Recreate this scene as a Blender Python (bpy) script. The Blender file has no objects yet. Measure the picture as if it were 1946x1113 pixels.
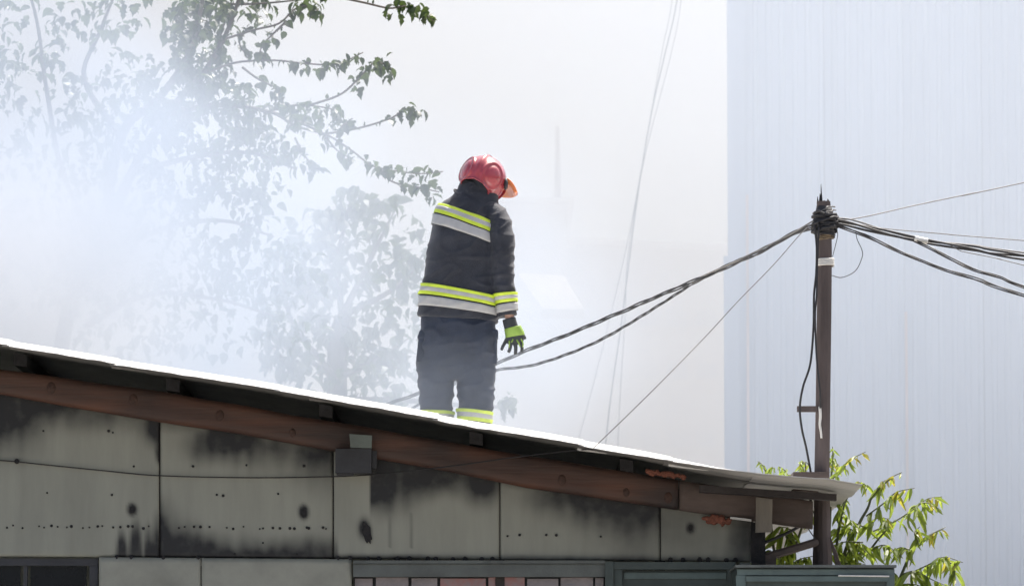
import bpy, bmesh, math, random
from math import radians, sin, cos, pi, atan, sqrt
from mathutils import Vector, Matrix, noise as mnoise
random.seed(11)
sc = bpy.context.scene
col = sc.collection

# ------------------------------------------------------------------ camera
F = 8980.0; CX, CY = 973.0, 556.5; HZ = 1446.0; CAMZ = 1.6
PITCH = atan((HZ - CY) / F)
cam_d = bpy.data.cameras.new('camera'); cam = bpy.data.objects.new('camera', cam_d); col.objects.link(cam)
cam.location = (0, 0, CAMZ); cam.rotation_euler = (pi / 2 + PITCH, 0, 0)
cam_d.sensor_width = 36; cam_d.lens = F / 1946 * 36; cam_d.clip_end = 2000; cam_d.clip_start = 0.1
cam_d.dof.use_dof = True; cam_d.dof.focus_distance = 26.6; cam_d.dof.aperture_fstop = 6.3
sc.camera = cam

# ------------------------------------------------------------------ light
SUN = Vector((0.30, 0.40, 0.90)).normalized()
SUN_EL = math.asin(SUN.z); SUN_ROT = math.atan2(SUN.x, SUN.y)
w = bpy.data.worlds.new('World'); sc.world = w; w.use_nodes = True
nt = w.node_tree; nt.nodes.clear()
sky = nt.nodes.new('ShaderNodeTexSky'); sky.sky_type = 'NISHITA'; sky.sun_disc = False
sky.sun_elevation = SUN_EL; sky.sun_rotation = SUN_ROT
sky.air_density = 1.0; sky.dust_density = 6.0; sky.ozone_density = 1.0
bg = nt.nodes.new('ShaderNodeBackground'); bg.inputs['Strength'].default_value = 0.10
wo = nt.nodes.new('ShaderNodeOutputWorld')
nt.links.new(sky.outputs[0], bg.inputs[0]); nt.links.new(bg.outputs[0], wo.inputs[0])
sl = bpy.data.lights.new('sun', 'SUN'); sl.energy = 4.0; sl.angle = radians(0.53); sl.color = (1, 0.95, 0.88)
so = bpy.data.objects.new('sun', sl); col.objects.link(so)
so.rotation_euler = SUN.to_track_quat('Z', 'Y').to_euler(); so.location = (5, 10, 30)
sc.view_settings.view_transform = 'Standard'; sc.view_settings.look = 'None'
sc.view_settings.exposure = 1.05; sc.view_settings.gamma = 1
sc.render.engine = 'CYCLES'
cy = sc.cycles
cy.use_denoising = True; cy.max_bounces = 8; cy.diffuse_bounces = 4; cy.glossy_bounces = 3
cy.transmission_bounces = 4; cy.volume_bounces = 3; cy.transparent_max_bounces = 8
cy.use_adaptive_sampling = True; cy.adaptive_threshold = 0.015
cy.volume_max_steps = 256; cy.caustics_reflective = False; cy.caustics_refractive = False

# ------------------------------------------------------------------ helpers
def P(px, py, Y):
    x = (px - CX) / F; y = (CY - py) / F
    d = Vector((x, cos(PITCH) - y * sin(PITCH), sin(PITCH) + y * cos(PITCH)))
    return Vector((0, 0, CAMZ)) + d * (Y / d.y)
def PXM(Y): return F / Y           # pixels per metre
def lerp(a, b, t): return a + (b - a) * t
def interp(pts, x):
    if x <= pts[0][0]:
        (x0, y0), (x1, y1) = pts[0], pts[1]
    elif x >= pts[-1][0]:
        (x0, y0), (x1, y1) = pts[-2], pts[-1]
    else:
        for i in range(len(pts) - 1):
            if pts[i][0] <= x <= pts[i + 1][0]:
                (x0, y0), (x1, y1) = pts[i], pts[i + 1]; break
    return lerp(y0, y1, (x - x0) / (x1 - x0))
def sstep(a, b, x):
    t = min(1, max(0, (x - a) / (b - a))); return t * t * (3 - 2 * t)
def setparent(o, p):
    if p is None: return
    o.parent = p
    if p.type == 'EMPTY': o.matrix_parent_inverse = Matrix.Translation(-p.location)
def mesh_of(name, verts, faces, mat=None, smooth=False):
    me = bpy.data.meshes.new(name); me.from_pydata([tuple(v) for v in verts], [], faces)
    if mat: me.materials.append(mat)
    if smooth:
        for p in me.polygons: p.use_smooth = True
    me.update(); return me
def link(name, me, parent=None):
    o = bpy.data.objects.new(name, me); col.objects.link(o); setparent(o, parent); return o
def obj(name, vf, mat, parent=None, smooth=False):
    return link(name, mesh_of(name, vf[0], vf[1], mat, smooth), parent)
def tag(o, label=None, cat=None, group=None, kind=None):
    if label: o['label'] = label
    if cat: o['category'] = cat
    if group: o['group'] = group
    if kind: o['kind'] = kind
    return o
def thing(name, loc, label, cat, group=None):
    o = bpy.data.objects.new(name, None); col.objects.link(o); o.location = loc; o.empty_display_size = .2
    return tag(o, label, cat, group)
def merge(*parts):
    V, Fc = [], []
    for v, f in parts:
        n = len(V); V += list(v); Fc += [tuple(i + n for i in q) for q in f]
    return V, Fc
def box(x0, x1, y0, y1, z0, z1):
    v = [Vector((x, y, z)) for x in (x0, x1) for y in (y0, y1) for z in (z0, z1)]
    return v, [(0, 1, 3, 2), (4, 6, 7, 5), (0, 4, 5, 1), (2, 3, 7, 6), (0, 2, 6, 4), (1, 5, 7, 3)]
def pxbox(l, t, r, b, Y, depth):            # front face fills the pixel box at distance Y
    a = P(l, b, Y); c = P(r, t, Y)
    return box(a.x, c.x, Y, Y + depth, a.z, c.z)
def prism(pts, dvec):                       # polygon pts extruded along dvec
    n = len(pts); dvec = Vector(dvec)
    v = [Vector(p) for p in pts] + [Vector(p) + dvec for p in pts]
    f = [tuple(range(n)), tuple(range(2 * n - 1, n - 1, -1))]
    for i in range(n):
        j = (i + 1) % n; f.append((j, i, n + i, n + j))
    return v, f
def crom(pts, n=8):
    pts = [Vector(p) for p in pts]
    if len(pts) < 3: return [pts[0].lerp(pts[-1], i / n) for i in range(n + 1)]
    q = [pts[0] * 2 - pts[1]] + pts + [pts[-1] * 2 - pts[-2]]; out = []
    for i in range(1, len(q) - 2):
        for k in range(n):
            t = k / n; a, b, c, d = q[i - 1], q[i], q[i + 1], q[i + 2]
            out.append(.5 * ((2 * b) + (c - a) * t + (2 * a - 5 * b + 4 * c - d) * t * t + (3 * b - a - 3 * c + d) * t ** 3))
    out.append(pts[-1]); return out
def tube(pts, r, n=6):
    pts = [Vector(p) for p in pts]; m = len(pts)
    rr = r if isinstance(r, (list, tuple)) else [r] * m
    if len(rr) != m: rr = [lerp(rr[0], rr[-1], i / (m - 1)) for i in range(m)]
    V, Fc = [], []; up = None
    for i in range(m):
        d = (pts[min(m - 1, i + 1)] - pts[max(0, i - 1)])
        d = d.normalized() if d.length > 1e-9 else Vector((0, 0, 1))
        if up is None:
            up = Vector((0, 0, 1)) if abs(d.z) < .9 else Vector((0, 1, 0))
        up = (up - d * up.dot(d)).normalized(); s = d.cross(up)
        for k in range(n):
            a = 2 * pi * k / n; V.append(pts[i] + (up * cos(a) + s * sin(a)) * rr[i])
    for i in range(m - 1):
        for k in range(n):
            k2 = (k + 1) % n
            Fc.append((i * n + k, i * n + k2, (i + 1) * n + k2, (i + 1) * n + k))
    Fc.append(tuple(range(n - 1, -1, -1))); Fc.append(tuple((m - 1) * n + k for k in range(n)))
    return V, Fc
def loft(rings, cap=True):
    n = len(rings[0]); V = [p for r in rings for p in r]; Fc = []
    for i in range(len(rings) - 1):
        for k in range(n):
            k2 = (k + 1) % n
            Fc.append((i * n + k, i * n + k2, (i + 1) * n + k2, (i + 1) * n + k))
    if cap:
        Fc.append(tuple(range(n - 1, -1, -1))); Fc.append(tuple((len(rings) - 1) * n + k for k in range(n)))
    return V, Fc
def bake(me, mods):
    o = bpy.data.objects.new('tmp', me); col.objects.link(o)
    for t, kw in mods:
        m = o.modifiers.new(t, t)
        for k, v in kw.items(): setattr(m, k, v)
    dg = bpy.context.evaluated_depsgraph_get(); dg.update()
    out = bpy.data.meshes.new_from_object(o.evaluated_get(dg))
    col.objects.unlink(o); bpy.data.objects.remove(o)
    for p in out.polygons: p.use_smooth = True
    return out
def sphere(c, r, nu=8, nv=5):
    c = Vector(c); r = Vector(r) if not isinstance(r, (int, float)) else Vector((r, r, r))
    V = [c + Vector((0, 0, r.z))]
    for i in range(1, nv):
        a = pi * i / nv
        for k in range(nu):
            b = 2 * pi * k / nu; V.append(c + Vector((r.x * sin(a) * cos(b), r.y * sin(a) * sin(b), r.z * cos(a))))
    V.append(c - Vector((0, 0, r.z))); Fc = []
    for k in range(nu): Fc.append((0, 1 + k, 1 + (k + 1) % nu))
    for i in range(nv - 2):
        for k in range(nu):
            a = 1 + i * nu + k; b = 1 + i * nu + (k + 1) % nu; Fc.append((a, a + nu, b + nu, b))
    L = len(V) - 1; s = 1 + (nv - 2) * nu
    for k in range(nu): Fc.append((L, s + (k + 1) % nu, s + k))
    return V, Fc

def ering(c, hw, hd, tilt, n=40, ex=2.4, yaw=0, off=0.0):
    out = []; t = radians(tilt)
    for k in range(n):
        a = 2 * pi * k / n
        ca, sa = cos(a), sin(a)
        x = (hw + off) * math.copysign(abs(ca) ** (2 / ex), ca); y = (hd + off) * math.copysign(abs(sa) ** (2 / ex), sa)
        x, y = x * cos(yaw) - y * sin(yaw), x * sin(yaw) + y * cos(yaw)
        out.append(c + Vector((x * cos(t), y, -x * sin(t))))
    return out

# ------------------------------------------------------------------ materials
def newmat(name):
    m = bpy.data.materials.new(name); m.use_nodes = True; n = m.node_tree; n.nodes.clear()
    out = n.nodes.new('ShaderNodeOutputMaterial'); return m, n, out
def pm(name, c, rough=.6, metal=0, var=.25, scale=6, bump=.15, bscale=90, stretch=(1, 1, 1), coat=0, c2=None, soot=False, spec=.5, sheen=0):
    m, n, out = newmat(name); L = n.links.new
    b = n.nodes.new('ShaderNodeBsdfPrincipled'); L(b.outputs[0], out.inputs[0])
    tc = n.nodes.new('ShaderNodeTexCoord'); mp = n.nodes.new('ShaderNodeMapping'); mp.inputs['Scale'].default_value = stretch
    L(tc.outputs['Object'], mp.inputs[0])
    nz = n.nodes.new('ShaderNodeTexNoise'); nz.inputs['Scale'].default_value = scale; nz.inputs['Detail'].default_value = 6
    nz.inputs['Roughness'].default_value = .65
    L(mp.outputs[0], nz.inputs['Vector'])
    mx = n.nodes.new('ShaderNodeMix'); mx.data_type = 'RGBA'
    lo = tuple(v * (1 - var) for v in c) if c2 is None else c2
    hi = tuple(min(1, v * (1 + var)) for v in c) if c2 is None else c
    mx.inputs[6].default_value = (*lo, 1); mx.inputs[7].default_value = (*hi, 1)
    cr = n.nodes.new('ShaderNodeMapRange'); cr.inputs[1].default_value = .3; cr.inputs[2].default_value = .7
    L(nz.outputs[0], cr.inputs[0]); L(cr.outputs[0], mx.inputs[0])
    colour = mx.outputs[2]
    if soot:
        at = n.nodes.new('ShaderNodeAttribute'); at.attribute_name = 'soot'
        nz3 = n.nodes.new('ShaderNodeTexNoise'); nz3.inputs['Scale'].default_value = 14; nz3.inputs['Detail'].default_value = 5
        L(tc.outputs['Object'], nz3.inputs['Vector'])
        ma = n.nodes.new('ShaderNodeMath'); ma.operation = 'MULTIPLY_ADD'; ma.inputs[1].default_value = .5; ma.inputs[2].default_value = -.25
        L(nz3.outputs[0], ma.inputs[0])
        m2 = n.nodes.new('ShaderNodeMath'); m2.operation = 'MULTIPLY'; L(at.outputs['Fac'], m2.inputs[0])
        m2b = n.nodes.new('ShaderNodeMath'); m2b.operation = 'ADD'; m2b.inputs[1].default_value = 1; L(ma.outputs[0], m2b.inputs[0])
        L(m2b.outputs[0], m2.inputs[1]); m2.use_clamp = True
        ms = n.nodes.new('ShaderNodeMix'); ms.data_type = 'RGBA'; ms.inputs[7].default_value = (.011, .012, .014, 1)
        L(m2.outputs[0], ms.inputs[0]); L(colour, ms.inputs[6]); colour = ms.outputs[2]
    L(colour, b.inputs['Base Color'])
    b.inputs['Roughness'].default_value = rough; b.inputs['Metallic'].default_value = metal
    b.inputs['Sheen Weight'].default_value = sheen; b.inputs['Sheen Roughness'].default_value = .45
    b.inputs['Coat Weight'].default_value = coat; b.inputs['Specular IOR Level'].default_value = spec
    if bump:
        nb = n.nodes.new('ShaderNodeTexNoise'); nb.inputs['Scale'].default_value = bscale; nb.inputs['Detail'].default_value = 4
        L(mp.outputs[0], nb.inputs['Vector'])
        bp = n.nodes.new('ShaderNodeBump'); bp.inputs['Strength'].default_value = bump; bp.inputs['Distance'].default_value = .01
        L(nb.outputs[0], bp.inputs['Height']); L(bp.outputs[0], b.inputs['Normal'])
    return m
def leafmat(name, c, ct, tr=.45):
    m, n, out = newmat(name); L = n.links.new
    d = n.nodes.new('ShaderNodeBsdfPrincipled'); d.inputs['Roughness'].default_value = .45
    t = n.nodes.new('ShaderNodeBsdfTranslucent'); mx = n.nodes.new('ShaderNodeMixShader'); mx.inputs[0].default_value = tr
    oi = n.nodes.new('ShaderNodeTexCoord'); nz = n.nodes.new('ShaderNodeTexNoise'); nz.inputs['Scale'].default_value = 5
    ge = n.nodes.new('ShaderNodeNewGeometry'); L(ge.outputs['Position'], nz.inputs['Vector'])
    for sh, cc in ((d, c), (t, ct)):
        k = n.nodes.new('ShaderNodeMix'); k.data_type = 'RGBA'
        k.inputs[6].default_value = (*[v * .6 for v in cc], 1); k.inputs[7].default_value = (*[min(1, v * 1.4) for v in cc], 1)
        L(nz.outputs[0], k.inputs[0]); L(k.outputs[2], sh.inputs[0])
    L(d.outputs[0], mx.inputs[1]); L(t.outputs[0], mx.inputs[2]); L(mx.outputs[0], out.inputs[0])
    return m
M = {}
M['panel'] = pm('painted_panel', (.282, .292, .250), .55, var=.12, scale=3.2, bump=.06, bscale=30, stretch=(1.8, 1, .3), soot=True)
M['panel2'] = pm('painted_panel_low', (.295, .303, .262), .55, var=.16, scale=5, bump=.05, bscale=30, soot=True)
M['wood'] = pm('stained_beam', (.135, .055, .031), .6, c2=(.058, .036, .029), var=.35, scale=6, bump=.3, bscale=40, stretch=(.12, 1, 1.6), soot=True)
M['wood_old'] = pm('old_wood', (.10, .075, .065), .75, var=.35, scale=9, bump=.3, bscale=40, stretch=(.3, 1, 1))
M['plank'] = pm('grey_plank', (.22, .20, .17), .8, var=.3, scale=12, bump=.3, stretch=(1, 1, .15))
M['roof'] = pm('galvanised_roof', (.62, .61, .58), .5, 0, var=.15, scale=2.5, bump=.06, bscale=20, soot=True)
M['metal'] = pm('pale_metal', (.6, .6, .58), .45, .3, var=.2)
M['char'] = pm('charred', (.018, .018, .02), .85, var=.5, scale=20, bump=.5, bscale=60)
M['knot'] = pm('knot_wood', (.055, .028, .02), .7, var=.4, scale=60, bump=.4)
M['char2'] = pm('smoked_wood', (.035, .03, .03), .8, var=.4, scale=12, bump=.4, bscale=50)
M['glint'] = pm('dull_lap_glint', (.20, .195, .19), .5, .2, var=.3, scale=20)
M['dark'] = pm('dark_metal', (.035, .038, .045), .6, var=.3)
M['teal'] = pm('teal_paint', (.095, .135, .13), .5, var=.25, scale=5, bump=.08)
M['teal_d'] = pm('teal_paint_dark', (.055, .075, .072), .55, var=.25, scale=5, bump=.08)
M['lintel'] = pm('lintel_paint', (.11, .125, .12), .6, var=.3, scale=5)
M['glassd'] = pm('dark_glass', (.012, .014, .018), .12, var=.2, bump=0)
M['foil'] = pm('pinkish_metal_sheet', (.30, .265, .27), .35, .4, var=.3, scale=9, bump=.2, c2=(.19, .175, .18))
M['foil_red'] = pm('red_smeared_sheet', (.36, .15, .14), .4, .3, var=.3, scale=22, c2=(.26, .235, .24))
M['foam'] = pm('orange_foam', (.17, .06, .038), .8, var=.3, scale=25, bump=.6, bscale=80)
M['box'] = pm('box_grey', (.12, .15, .14), .6, var=.2)
M['pole'] = pm('rusty_pole', (.095, .074, .07), .75, var=.35, scale=9, bump=.35, bscale=50, stretch=(1, 1, .2))
M['cable'] = pm('black_cable', (.022, .022, .025), .6, var=.3, bump=0)
M['cable_g'] = pm('grey_cable', (.16, .155, .15), .55, var=.3, bump=0)
M['rope'] = pm('tan_rope', (.25, .19, .12), .8, var=.3, scale=30)
M['tape'] = pm('white_tape', (.72, .71, .67), .5, var=.12, scale=20)
M['clad'] = pm('blue_grey_cladding', (.395, .44, .515), .5, .0, var=.09, scale=1.2, bump=.03, bscale=10, stretch=(1, 1, .15))
M['rust'] = pm('rust_streak', (.52, .44, .42), .7, var=.3, scale=6, stretch=(1, 1, .1))
M['far_a'] = pm('far_render', (.62, .62, .63), .8, var=.08, scale=.8, bump=0)
M['far_b'] = pm('far_render_light', (.72, .71, .68), .8, var=.08, scale=.8, bump=0)
M['far_roof'] = pm('cream_roof', (.27, .215, .14), .6, var=.06, scale=1, bump=0)
M['far_win'] = pm('far_window', (.55, .58, .62), .25, var=.1, bump=0)
M['ground'] = pm('dusty_ground', (.27, .255, .235), .9, var=.25, scale=1.3, bump=.4, bscale=14)
M['cloth'] = pm('navy_fabric', (.025, .0285, .040), .75, var=.3, scale=7, bump=.4, bscale=160, spec=.4, sheen=.22)
M['cloth2'] = pm('navy_fabric_trousers', (.020, .028, .050), .75, var=.3, scale=7, bump=.4, bscale=160, spec=.4, sheen=.08)
M['yel'] = pm('lime_tape', (.54, .68, .05), .55, var=.08, scale=20, bump=.1)
M['sil'] = pm('silver_tape', (.40, .40, .40), .5, .1, var=.1, scale=18, bump=.15)
M['helm'] = pm('red_helmet', (.34, .04, .055), .26, var=.22, scale=14, bump=.05, coat=.8)
M['visor'] = pm('orange_visor', (.75, .22, .06), .25, var=.15, scale=12, bump=0, coat=.5)
M['skin'] = pm('skin', (.50, .30, .23), .55, var=.1, scale=20, bump=.05)
M['glove'] = pm('glove_black', (.035, .04, .045), .75, var=.3, scale=25, bump=.3)
M['glove_y'] = pm('glove_lime', (.27, .42, .07), .6, var=.15, scale=25, bump=.2)
M['boot'] = pm('boot_rubber', (.03, .03, .03), .5, var=.2)
M['bark'] = pm('bark', (.13, .11, .09), .85, var=.35, scale=12, bump=.5, bscale=40, stretch=(1, 1, .3))
M['leaf'] = leafmat('mulberry_leaf', (.040, .058, .024), (.085, .13, .028), .3)
M['leaf2'] = leafmat('sapling_leaf', (.095, .14, .032), (.34, .44, .06), .5)
M['leaf3'] = leafmat('young_leaf', (.16, .16, .03), (.50, .46, .06), .5)
M['stem'] = pm('green_stem', (.09, .10, .05), .6, var=.3)

# ------------------------------------------------------------------ ground
g = obj('ground', ([(-400, -100, 0), (400, -100, 0), (400, 700, 0), (-400, 700, 0)], [(0, 1, 2, 3)]), M['ground'])
tag(g, kind='structure')

# ------------------------------------------------------------------ shed
YL = 24.0      # front lip of the roof
YW = 24.86     # wall face
EDGE = [(-700, 540), (0, 655), (200, 689), (450, 729), (640, 762), (830, 797), (1000, 828), (1150, 855), (1300, 880), (1440, 899), (1510, 905), (1575, 909), (1637, 921)]
def lipz(px): return P(px, interp(EDGE, px), YL)
def roofz(X, Y):                       # top surface of the roof at world X, Y
    px = CX + X * F / YL
    d = Y - YL
    rise = .043 * sstep(0, .30, d) * (1 - sstep(1180, 1480, px)) - .012 * sstep(1450, 1637, px) * sstep(0, .8, d)
    return lipz(px).z + rise
shed = thing('shed', (-1.8, 27.5, 0), 'low grey panelled shed with soot stains under a sloping metal roof', 'shed')
XR = P(1432, 1000, YW).x; XLft = -5.4; YB = 31.0
BEAMLO = [(-700, 628), (0, 748), (150, 775), (300, 800), (450, 822), (640, 857), (850, 894), (1000, 925), (1150, 947), (1300, 969), (1440, 990), (1545, 1004)]
BEAMHI = [(-700, 578), (0, 701), (250, 735), (450, 768), (640, 802), (850, 838), (1000, 865), (1200, 897), (1440, 934), (1545, 950)]
# soot stains on the panels: (px, py, rx, ry, strength, power)
SOOT = [(-30, 780, 130, 110, 1.0, -999, 999), (80, 765, 260, 62, .62, -999, 303), (200, 790, 120, 40, .4, -999, 303), (318, 806, 58, 52, 1.25, -999, 303.2), (306, 860, 12, 26, 1.3, -999, 303.2), (452, 828, 105, 62, .95, 303, 999), (600, 862, 80, 80, .62, 303, 633), (520, 850, 120, 50, .5, 303, 633),
        (430, 1070, 200, 62, .9, 303, 999), (560, 1066, 170, 46, .7, 303, 633), (290, 1040, 80, 100, 1.45, 303.2, 999), (335, 1064, 90, 70, 1.1, 303.2, 999), (640, 1064, 60, 50, .4, 303, 640),
        (700, 890, 110, 95, 1.15, 704, 2000), (790, 885, 130, 66, .85, 704, 2000), (840, 905, 110, 46, .7, 704, 2000), (912, 905, 48, 60, 1.0, 0, 949.5), (1150, 945, 150, 66, .95, 951, 1254.5), (1215, 958, 110, 66, .85, 951, 1254.5), (1080, 930, 90, 46, .6, 951, 1254.5), (1240, 1000, 200, 110, .32, 951, 1500),
        (251, 968, 11, 14, 1.3, 0, 999), (577, 972, 11, 17, 1.3, 0, 999), (692, 1003, 16, 26, .9, 0, 999), (1312, 1003, 10, 13, 1.2, 0, 1999), (705, 1060, 480, 9, .55, 0, 1999), (1150, 1064, 330, 12, .5, 0, 1999), (1420, 1020, 60, 90, .5, 1256, 1999)]
FLAME = [(232, 15, 62), (258, 18, 82), (284, 15, 70), (297, 12, 96)]
def soot_at(px, py):
    n1 = mnoise.noise(Vector((px * .011, py * .011, 0))); n2 = mnoise.noise(Vector((px * .06, py * .012, 4)))
    s = 0
    for cx, cyy, rx, ry, a, xa, xb in SOOT:
        if px < xa or px > xb or abs(px - cx) > rx * 1.7 or abs(py - cyy) > ry * 1.7: continue
        k = 1 if max(rx, ry) > 30 else .5
        d = sqrt(((px - cx) / rx) ** 2 + ((py - cyy) / ry) ** 2) + k * (n1 * .30 + n2 * .12)
        s = 1 - (1 - s) * (1 - min(1, 1.9 * a * (1 - sstep(-.15, 1.35, d)) ** 1.35))
    if py > 940 and px < 303.2:
        for fx_, w_, h in FLAME:
            t = (1060 - py) / h
            if -.2 < t < 1.3:
                ww = w_ * (1.05 - .55 * max(0, t)); d = abs(px - fx_) / ww
                s = max(s, 1.15 * (1 - sstep(.25, 1.2, d)) * (1 - sstep(.3, 1.15, t + .25 * n2)))
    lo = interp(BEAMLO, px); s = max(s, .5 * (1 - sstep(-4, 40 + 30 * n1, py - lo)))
    # thin vertical run marks
    if 720 < px < 830 and 975 < py < 1040 and mnoise.noise(Vector((px * .35, 1, 9))) > .42: s = max(s, .35)
    return min(1, s)
def add_soot(me, fn):
    at = me.attributes.new('soot', 'FLOAT', 'POINT')
    for i, v in enumerate(me.vertices): at.data[i].value = fn(v.co)
def world_px(p):
    d = p - Vector((0, 0, CAMZ)); fwd = d.y * cos(PITCH) + d.z * sin(PITCH); up = -d.y * sin(PITCH) + d.z * cos(PITCH)
    return CX + F * d.x / fwd, CY - F * up / fwd
def panel(l, r, topf, botf, Y, mat, th=.014, nx=60, ny=60, name='wall_panel', bow=.004):
    V, Fc = [], []; ph = random.random() * 9
    for j in range(ny + 1):
        for i in range(nx + 1):
            px = lerp(l, r, i / nx); t, b = topf(px), botf(px); py = lerp(t, b, j / ny)
            p = P(px, py, Y)
            p.y -= bow * mnoise.noise(Vector((p.x * 1.7 + ph, p.z * 1.7, ph)))
            if i in (0, nx) or j in (0, ny): p.y += .003
            V.append(p)
    for j in range(ny):
        for i in range(nx):
            a = j * (nx + 1) + i; Fc.append((a, a + nx + 1, a + nx + 2, a + 1))
    # returned edge
    ring = [i for i in range(nx + 1)] + [(j + 1) * (nx + 1) + nx for j in range(ny)] + [ny * (nx + 1) + nx - 1 - i for i in range(nx)] + [(ny - 1 - j) * (nx + 1) for j in range(ny - 1)]
    base = len(V)
    for i in ring: q = V[i].copy(); q.y = Y + th; V.append(q)
    n = len(ring)
    for k in range(n): Fc.append((ring[k], ring[(k + 1) % n], base + (k + 1) % n, base + k))
    o = obj(name, (V, Fc), mat, shed)
    for pl in o.data.polygons: pl.use_smooth = len(pl.vertices) == 4 and pl.index < nx * ny
    add_soot(o.data, (lambda c: soot_at(*world_px(c))) if mat == M['panel'] else (lambda c: .10 * max(0, mnoise.noise(c * 2.5))))
    return o
top_f = lambda px: interp(BEAMLO, px) - 38
bot_f = lambda px: interp([(-700, 1053), (0, 1056), (1432, 1066)], px)
U = [(-760, -330), (-329, 302), (304.5, 632), (634.5, 949), (951, 1254), (1256, 1432)]
upanels = [panel(l, r, top_f, bot_f, YW - (.004 if i % 2 else 0), M['panel'], nx=max(20, int((r - l) / 5)), ny=58) for i, (l, r) in enumerate(U)]
zb = lambda px: 1560
LW = [(188, 381), (383, 668)]
lpanels = [panel(l, r, lambda px: 1058 + (px - 188) * .008, zb, YW - .022, M['panel2'], nx=30, ny=50) for l, r in LW]
# screws on the panels (tiny: one joined part per panel)
rows = [(820, [80, 205]), (937, [85, 205, 412, 530]), (1000, list(range(14, 300, 29)) + list(range(342, 640, 30))), (884, [258, 365, 470, 580]), (1012, [965, 990, 1035, 1060, 1140]), (1030, [500]), (1050, [445, 560])]
scr = {}
for py, xs in rows:
    for x in xs:
        for k in ((0, 8) if py in (820, 937, 1000) else (0,)):
            if random.random() < .14: continue
            px = x + k + random.uniform(-4, 4); yy = py + random.uniform(-2.5, 2.5) + px * .004; rs_ = random.uniform(.0045, .0085)
            for i, (l, r) in enumerate(U):
                if l < px < r: scr.setdefault(i, []).append(sphere(P(px, yy, YW - .005), (rs_, .006, rs_), 6, 4))
for i, lst in scr.items():
    s = obj('screw_head', merge(*lst), M['char'], upanels[i]); s['kind'] = 'stuff'
for px in (303.2, 633.2, 950, 1255):  # dark backing added behind the seams to stop light leaking through
    obj('seam_backing', pxbox(px - 9, interp(BEAMLO, px) - 20, px + 9, 1560, YW + .0185, .05), M['char2'], shed)
obj('seam_backing', pxbox(373, 1075, 391, 1560, YW + .075, .04), M['char2'], shed)  # same added light stop behind the lower seam
# torn burnt plugs in the panels
def ragged(px, py, w_, h_, ang, Y):
    c = P(px, py, Y); k = PXM(Y); V = []
    N = 18; ring = []
    for i in range(N):
        a = 2 * pi * i / N; rr = 1 + .35 * mnoise.noise(Vector((cos(a) * 2, sin(a) * 2, px)))
        x = cos(a) * w_ / k * rr; z = sin(a) * h_ / k * rr
        ring.append(c + Vector((x * cos(ang) - z * sin(ang), 0, x * sin(ang) + z * cos(ang))))
    return prism(ring, (0, .012, 0))
for px, py, a, b, an in [(251, 968, 5, 6, 0), (577, 974, 5, 8, .1), (697, 1011, 8, 20, .25), (1312, 1002, 4, 6, 0)]:
    obj('burnt_plug', ragged(px, py, a, b, an, YW - .014), M['char'], shed)
# scalloped seal lumps under the panels
L_ = []
for x in [225, 252, 310, 375] + [645, 668, 701, 723, 756, 777, 810, 830, 863, 884, 917, 937, 1274, 1296, 1328, 1348, 1379, 1398]:
    x += random.uniform(-3, 3); L_.append(sphere(P(x, 1059 + (x - 200) * .004, YW - .01), (.013, .012, .011 + random.random() * .006), 8, 5))
s = obj('seal_lump', merge(*L_), M['char'], shed); s['kind'] = 'stuff'
# side, back walls, backing behind the front
def wall_poly(X, y0, y1): return prism([(X, y0, 0), (X, y1, 0), (X, y1, roofz(X, y1) - .05), (X, y0, roofz(X, y0) - .16)], (.06, 0, 0))
obj('side_wall', wall_poly(XR - .075, YW + .02, YB), M['panel2'], shed)
obj('side_wall', wall_poly(XLft, YW + .02, YB), M['panel2'], shed)
obj('back_wall', prism([(XLft + .061, YB, 0), (XR - .076, YB, 0), (XR - .076, YB, roofz(XR, YB) - .05), (XLft + .061, YB, roofz(XLft, YB) - .05)], (0, -.06, 0)), M['panel2'], shed)
# beam: two lengths of stained timber with knots
def beam(l, r, Y, th, mat, lo, hi):
    n = max(2, int((r - l) / 12)); rings = []
    for i in range(n + 1):
        px = lerp(l, r, i / n); wob = 3 * mnoise.noise(Vector((px * .008, 2, 0)))
        a, b = interp(lo, px), interp(hi, px) + wob
        pa, pb = P(px, a, Y), P(px, b, Y)
        sub = [pa.lerp(pb, j / 6) for j in range(7)]
        rings.append([p + Vector((0, .012 if j in (0, 6) else 0, 0)) for j, p in enumerate(sub)] + [pb + Vector((0, th, 0)), pa + Vector((0, th, 0))])
    o = obj('beam', loft(rings), mat, shed, True)
    add_soot(o.data, lambda c: (lambda q: min(.93, max(0, .25 + .55 * mnoise.noise(Vector((q[0] * .009, q[1] * .02, 5))) + .22 * sstep(450, 1000, q[0]))))(world_px(c)))
    return o
bm1 = beam(-760, 1289, YW - .10, .085, M['wood'], BEAMLO, BEAMHI)
bm2 = beam(1291, 1545, YW - .094, .08, M['wood_old'], BEAMLO, BEAMHI)
for px, py, r in [(97, 737, 10), (253, 760, 10), (418, 789, 9), (556, 822, 7), (1068, 912, 9), (1190, 935, 7), (1270, 945, 9)]:
    c = P(px, py, YW - .101); k = r / PXM(YW)
    obj('knot', sphere(c + Vector((0, .004, 0)), (k * .95, .010, k * 1.25), 14, 8), M['knot'], bm1, True)
# purlins running back over the beam
for px in [-560, -270, 40, 330, 620, 905, 1190]:
    X = P(px, 800, YW).x; h = .062
    y0, y1 = YW - .085, YB - .02
    tl = lambda X_, y: roofz(X_, y) - .02
    v = []
    for X_ in (X - .035, X + .035):
        for y in (y0, y1): v += [Vector((X_, y, tl(X_, y) - h)), Vector((X_, y, tl(X_, y)))]
    obj('purlin', (v, [(0, 1, 3, 2), (4, 6, 7, 5), (0, 4, 5, 1), (2, 3, 7, 6), (0, 2, 6, 4), (1, 5, 7, 3)]), M['char'], shed)
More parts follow.
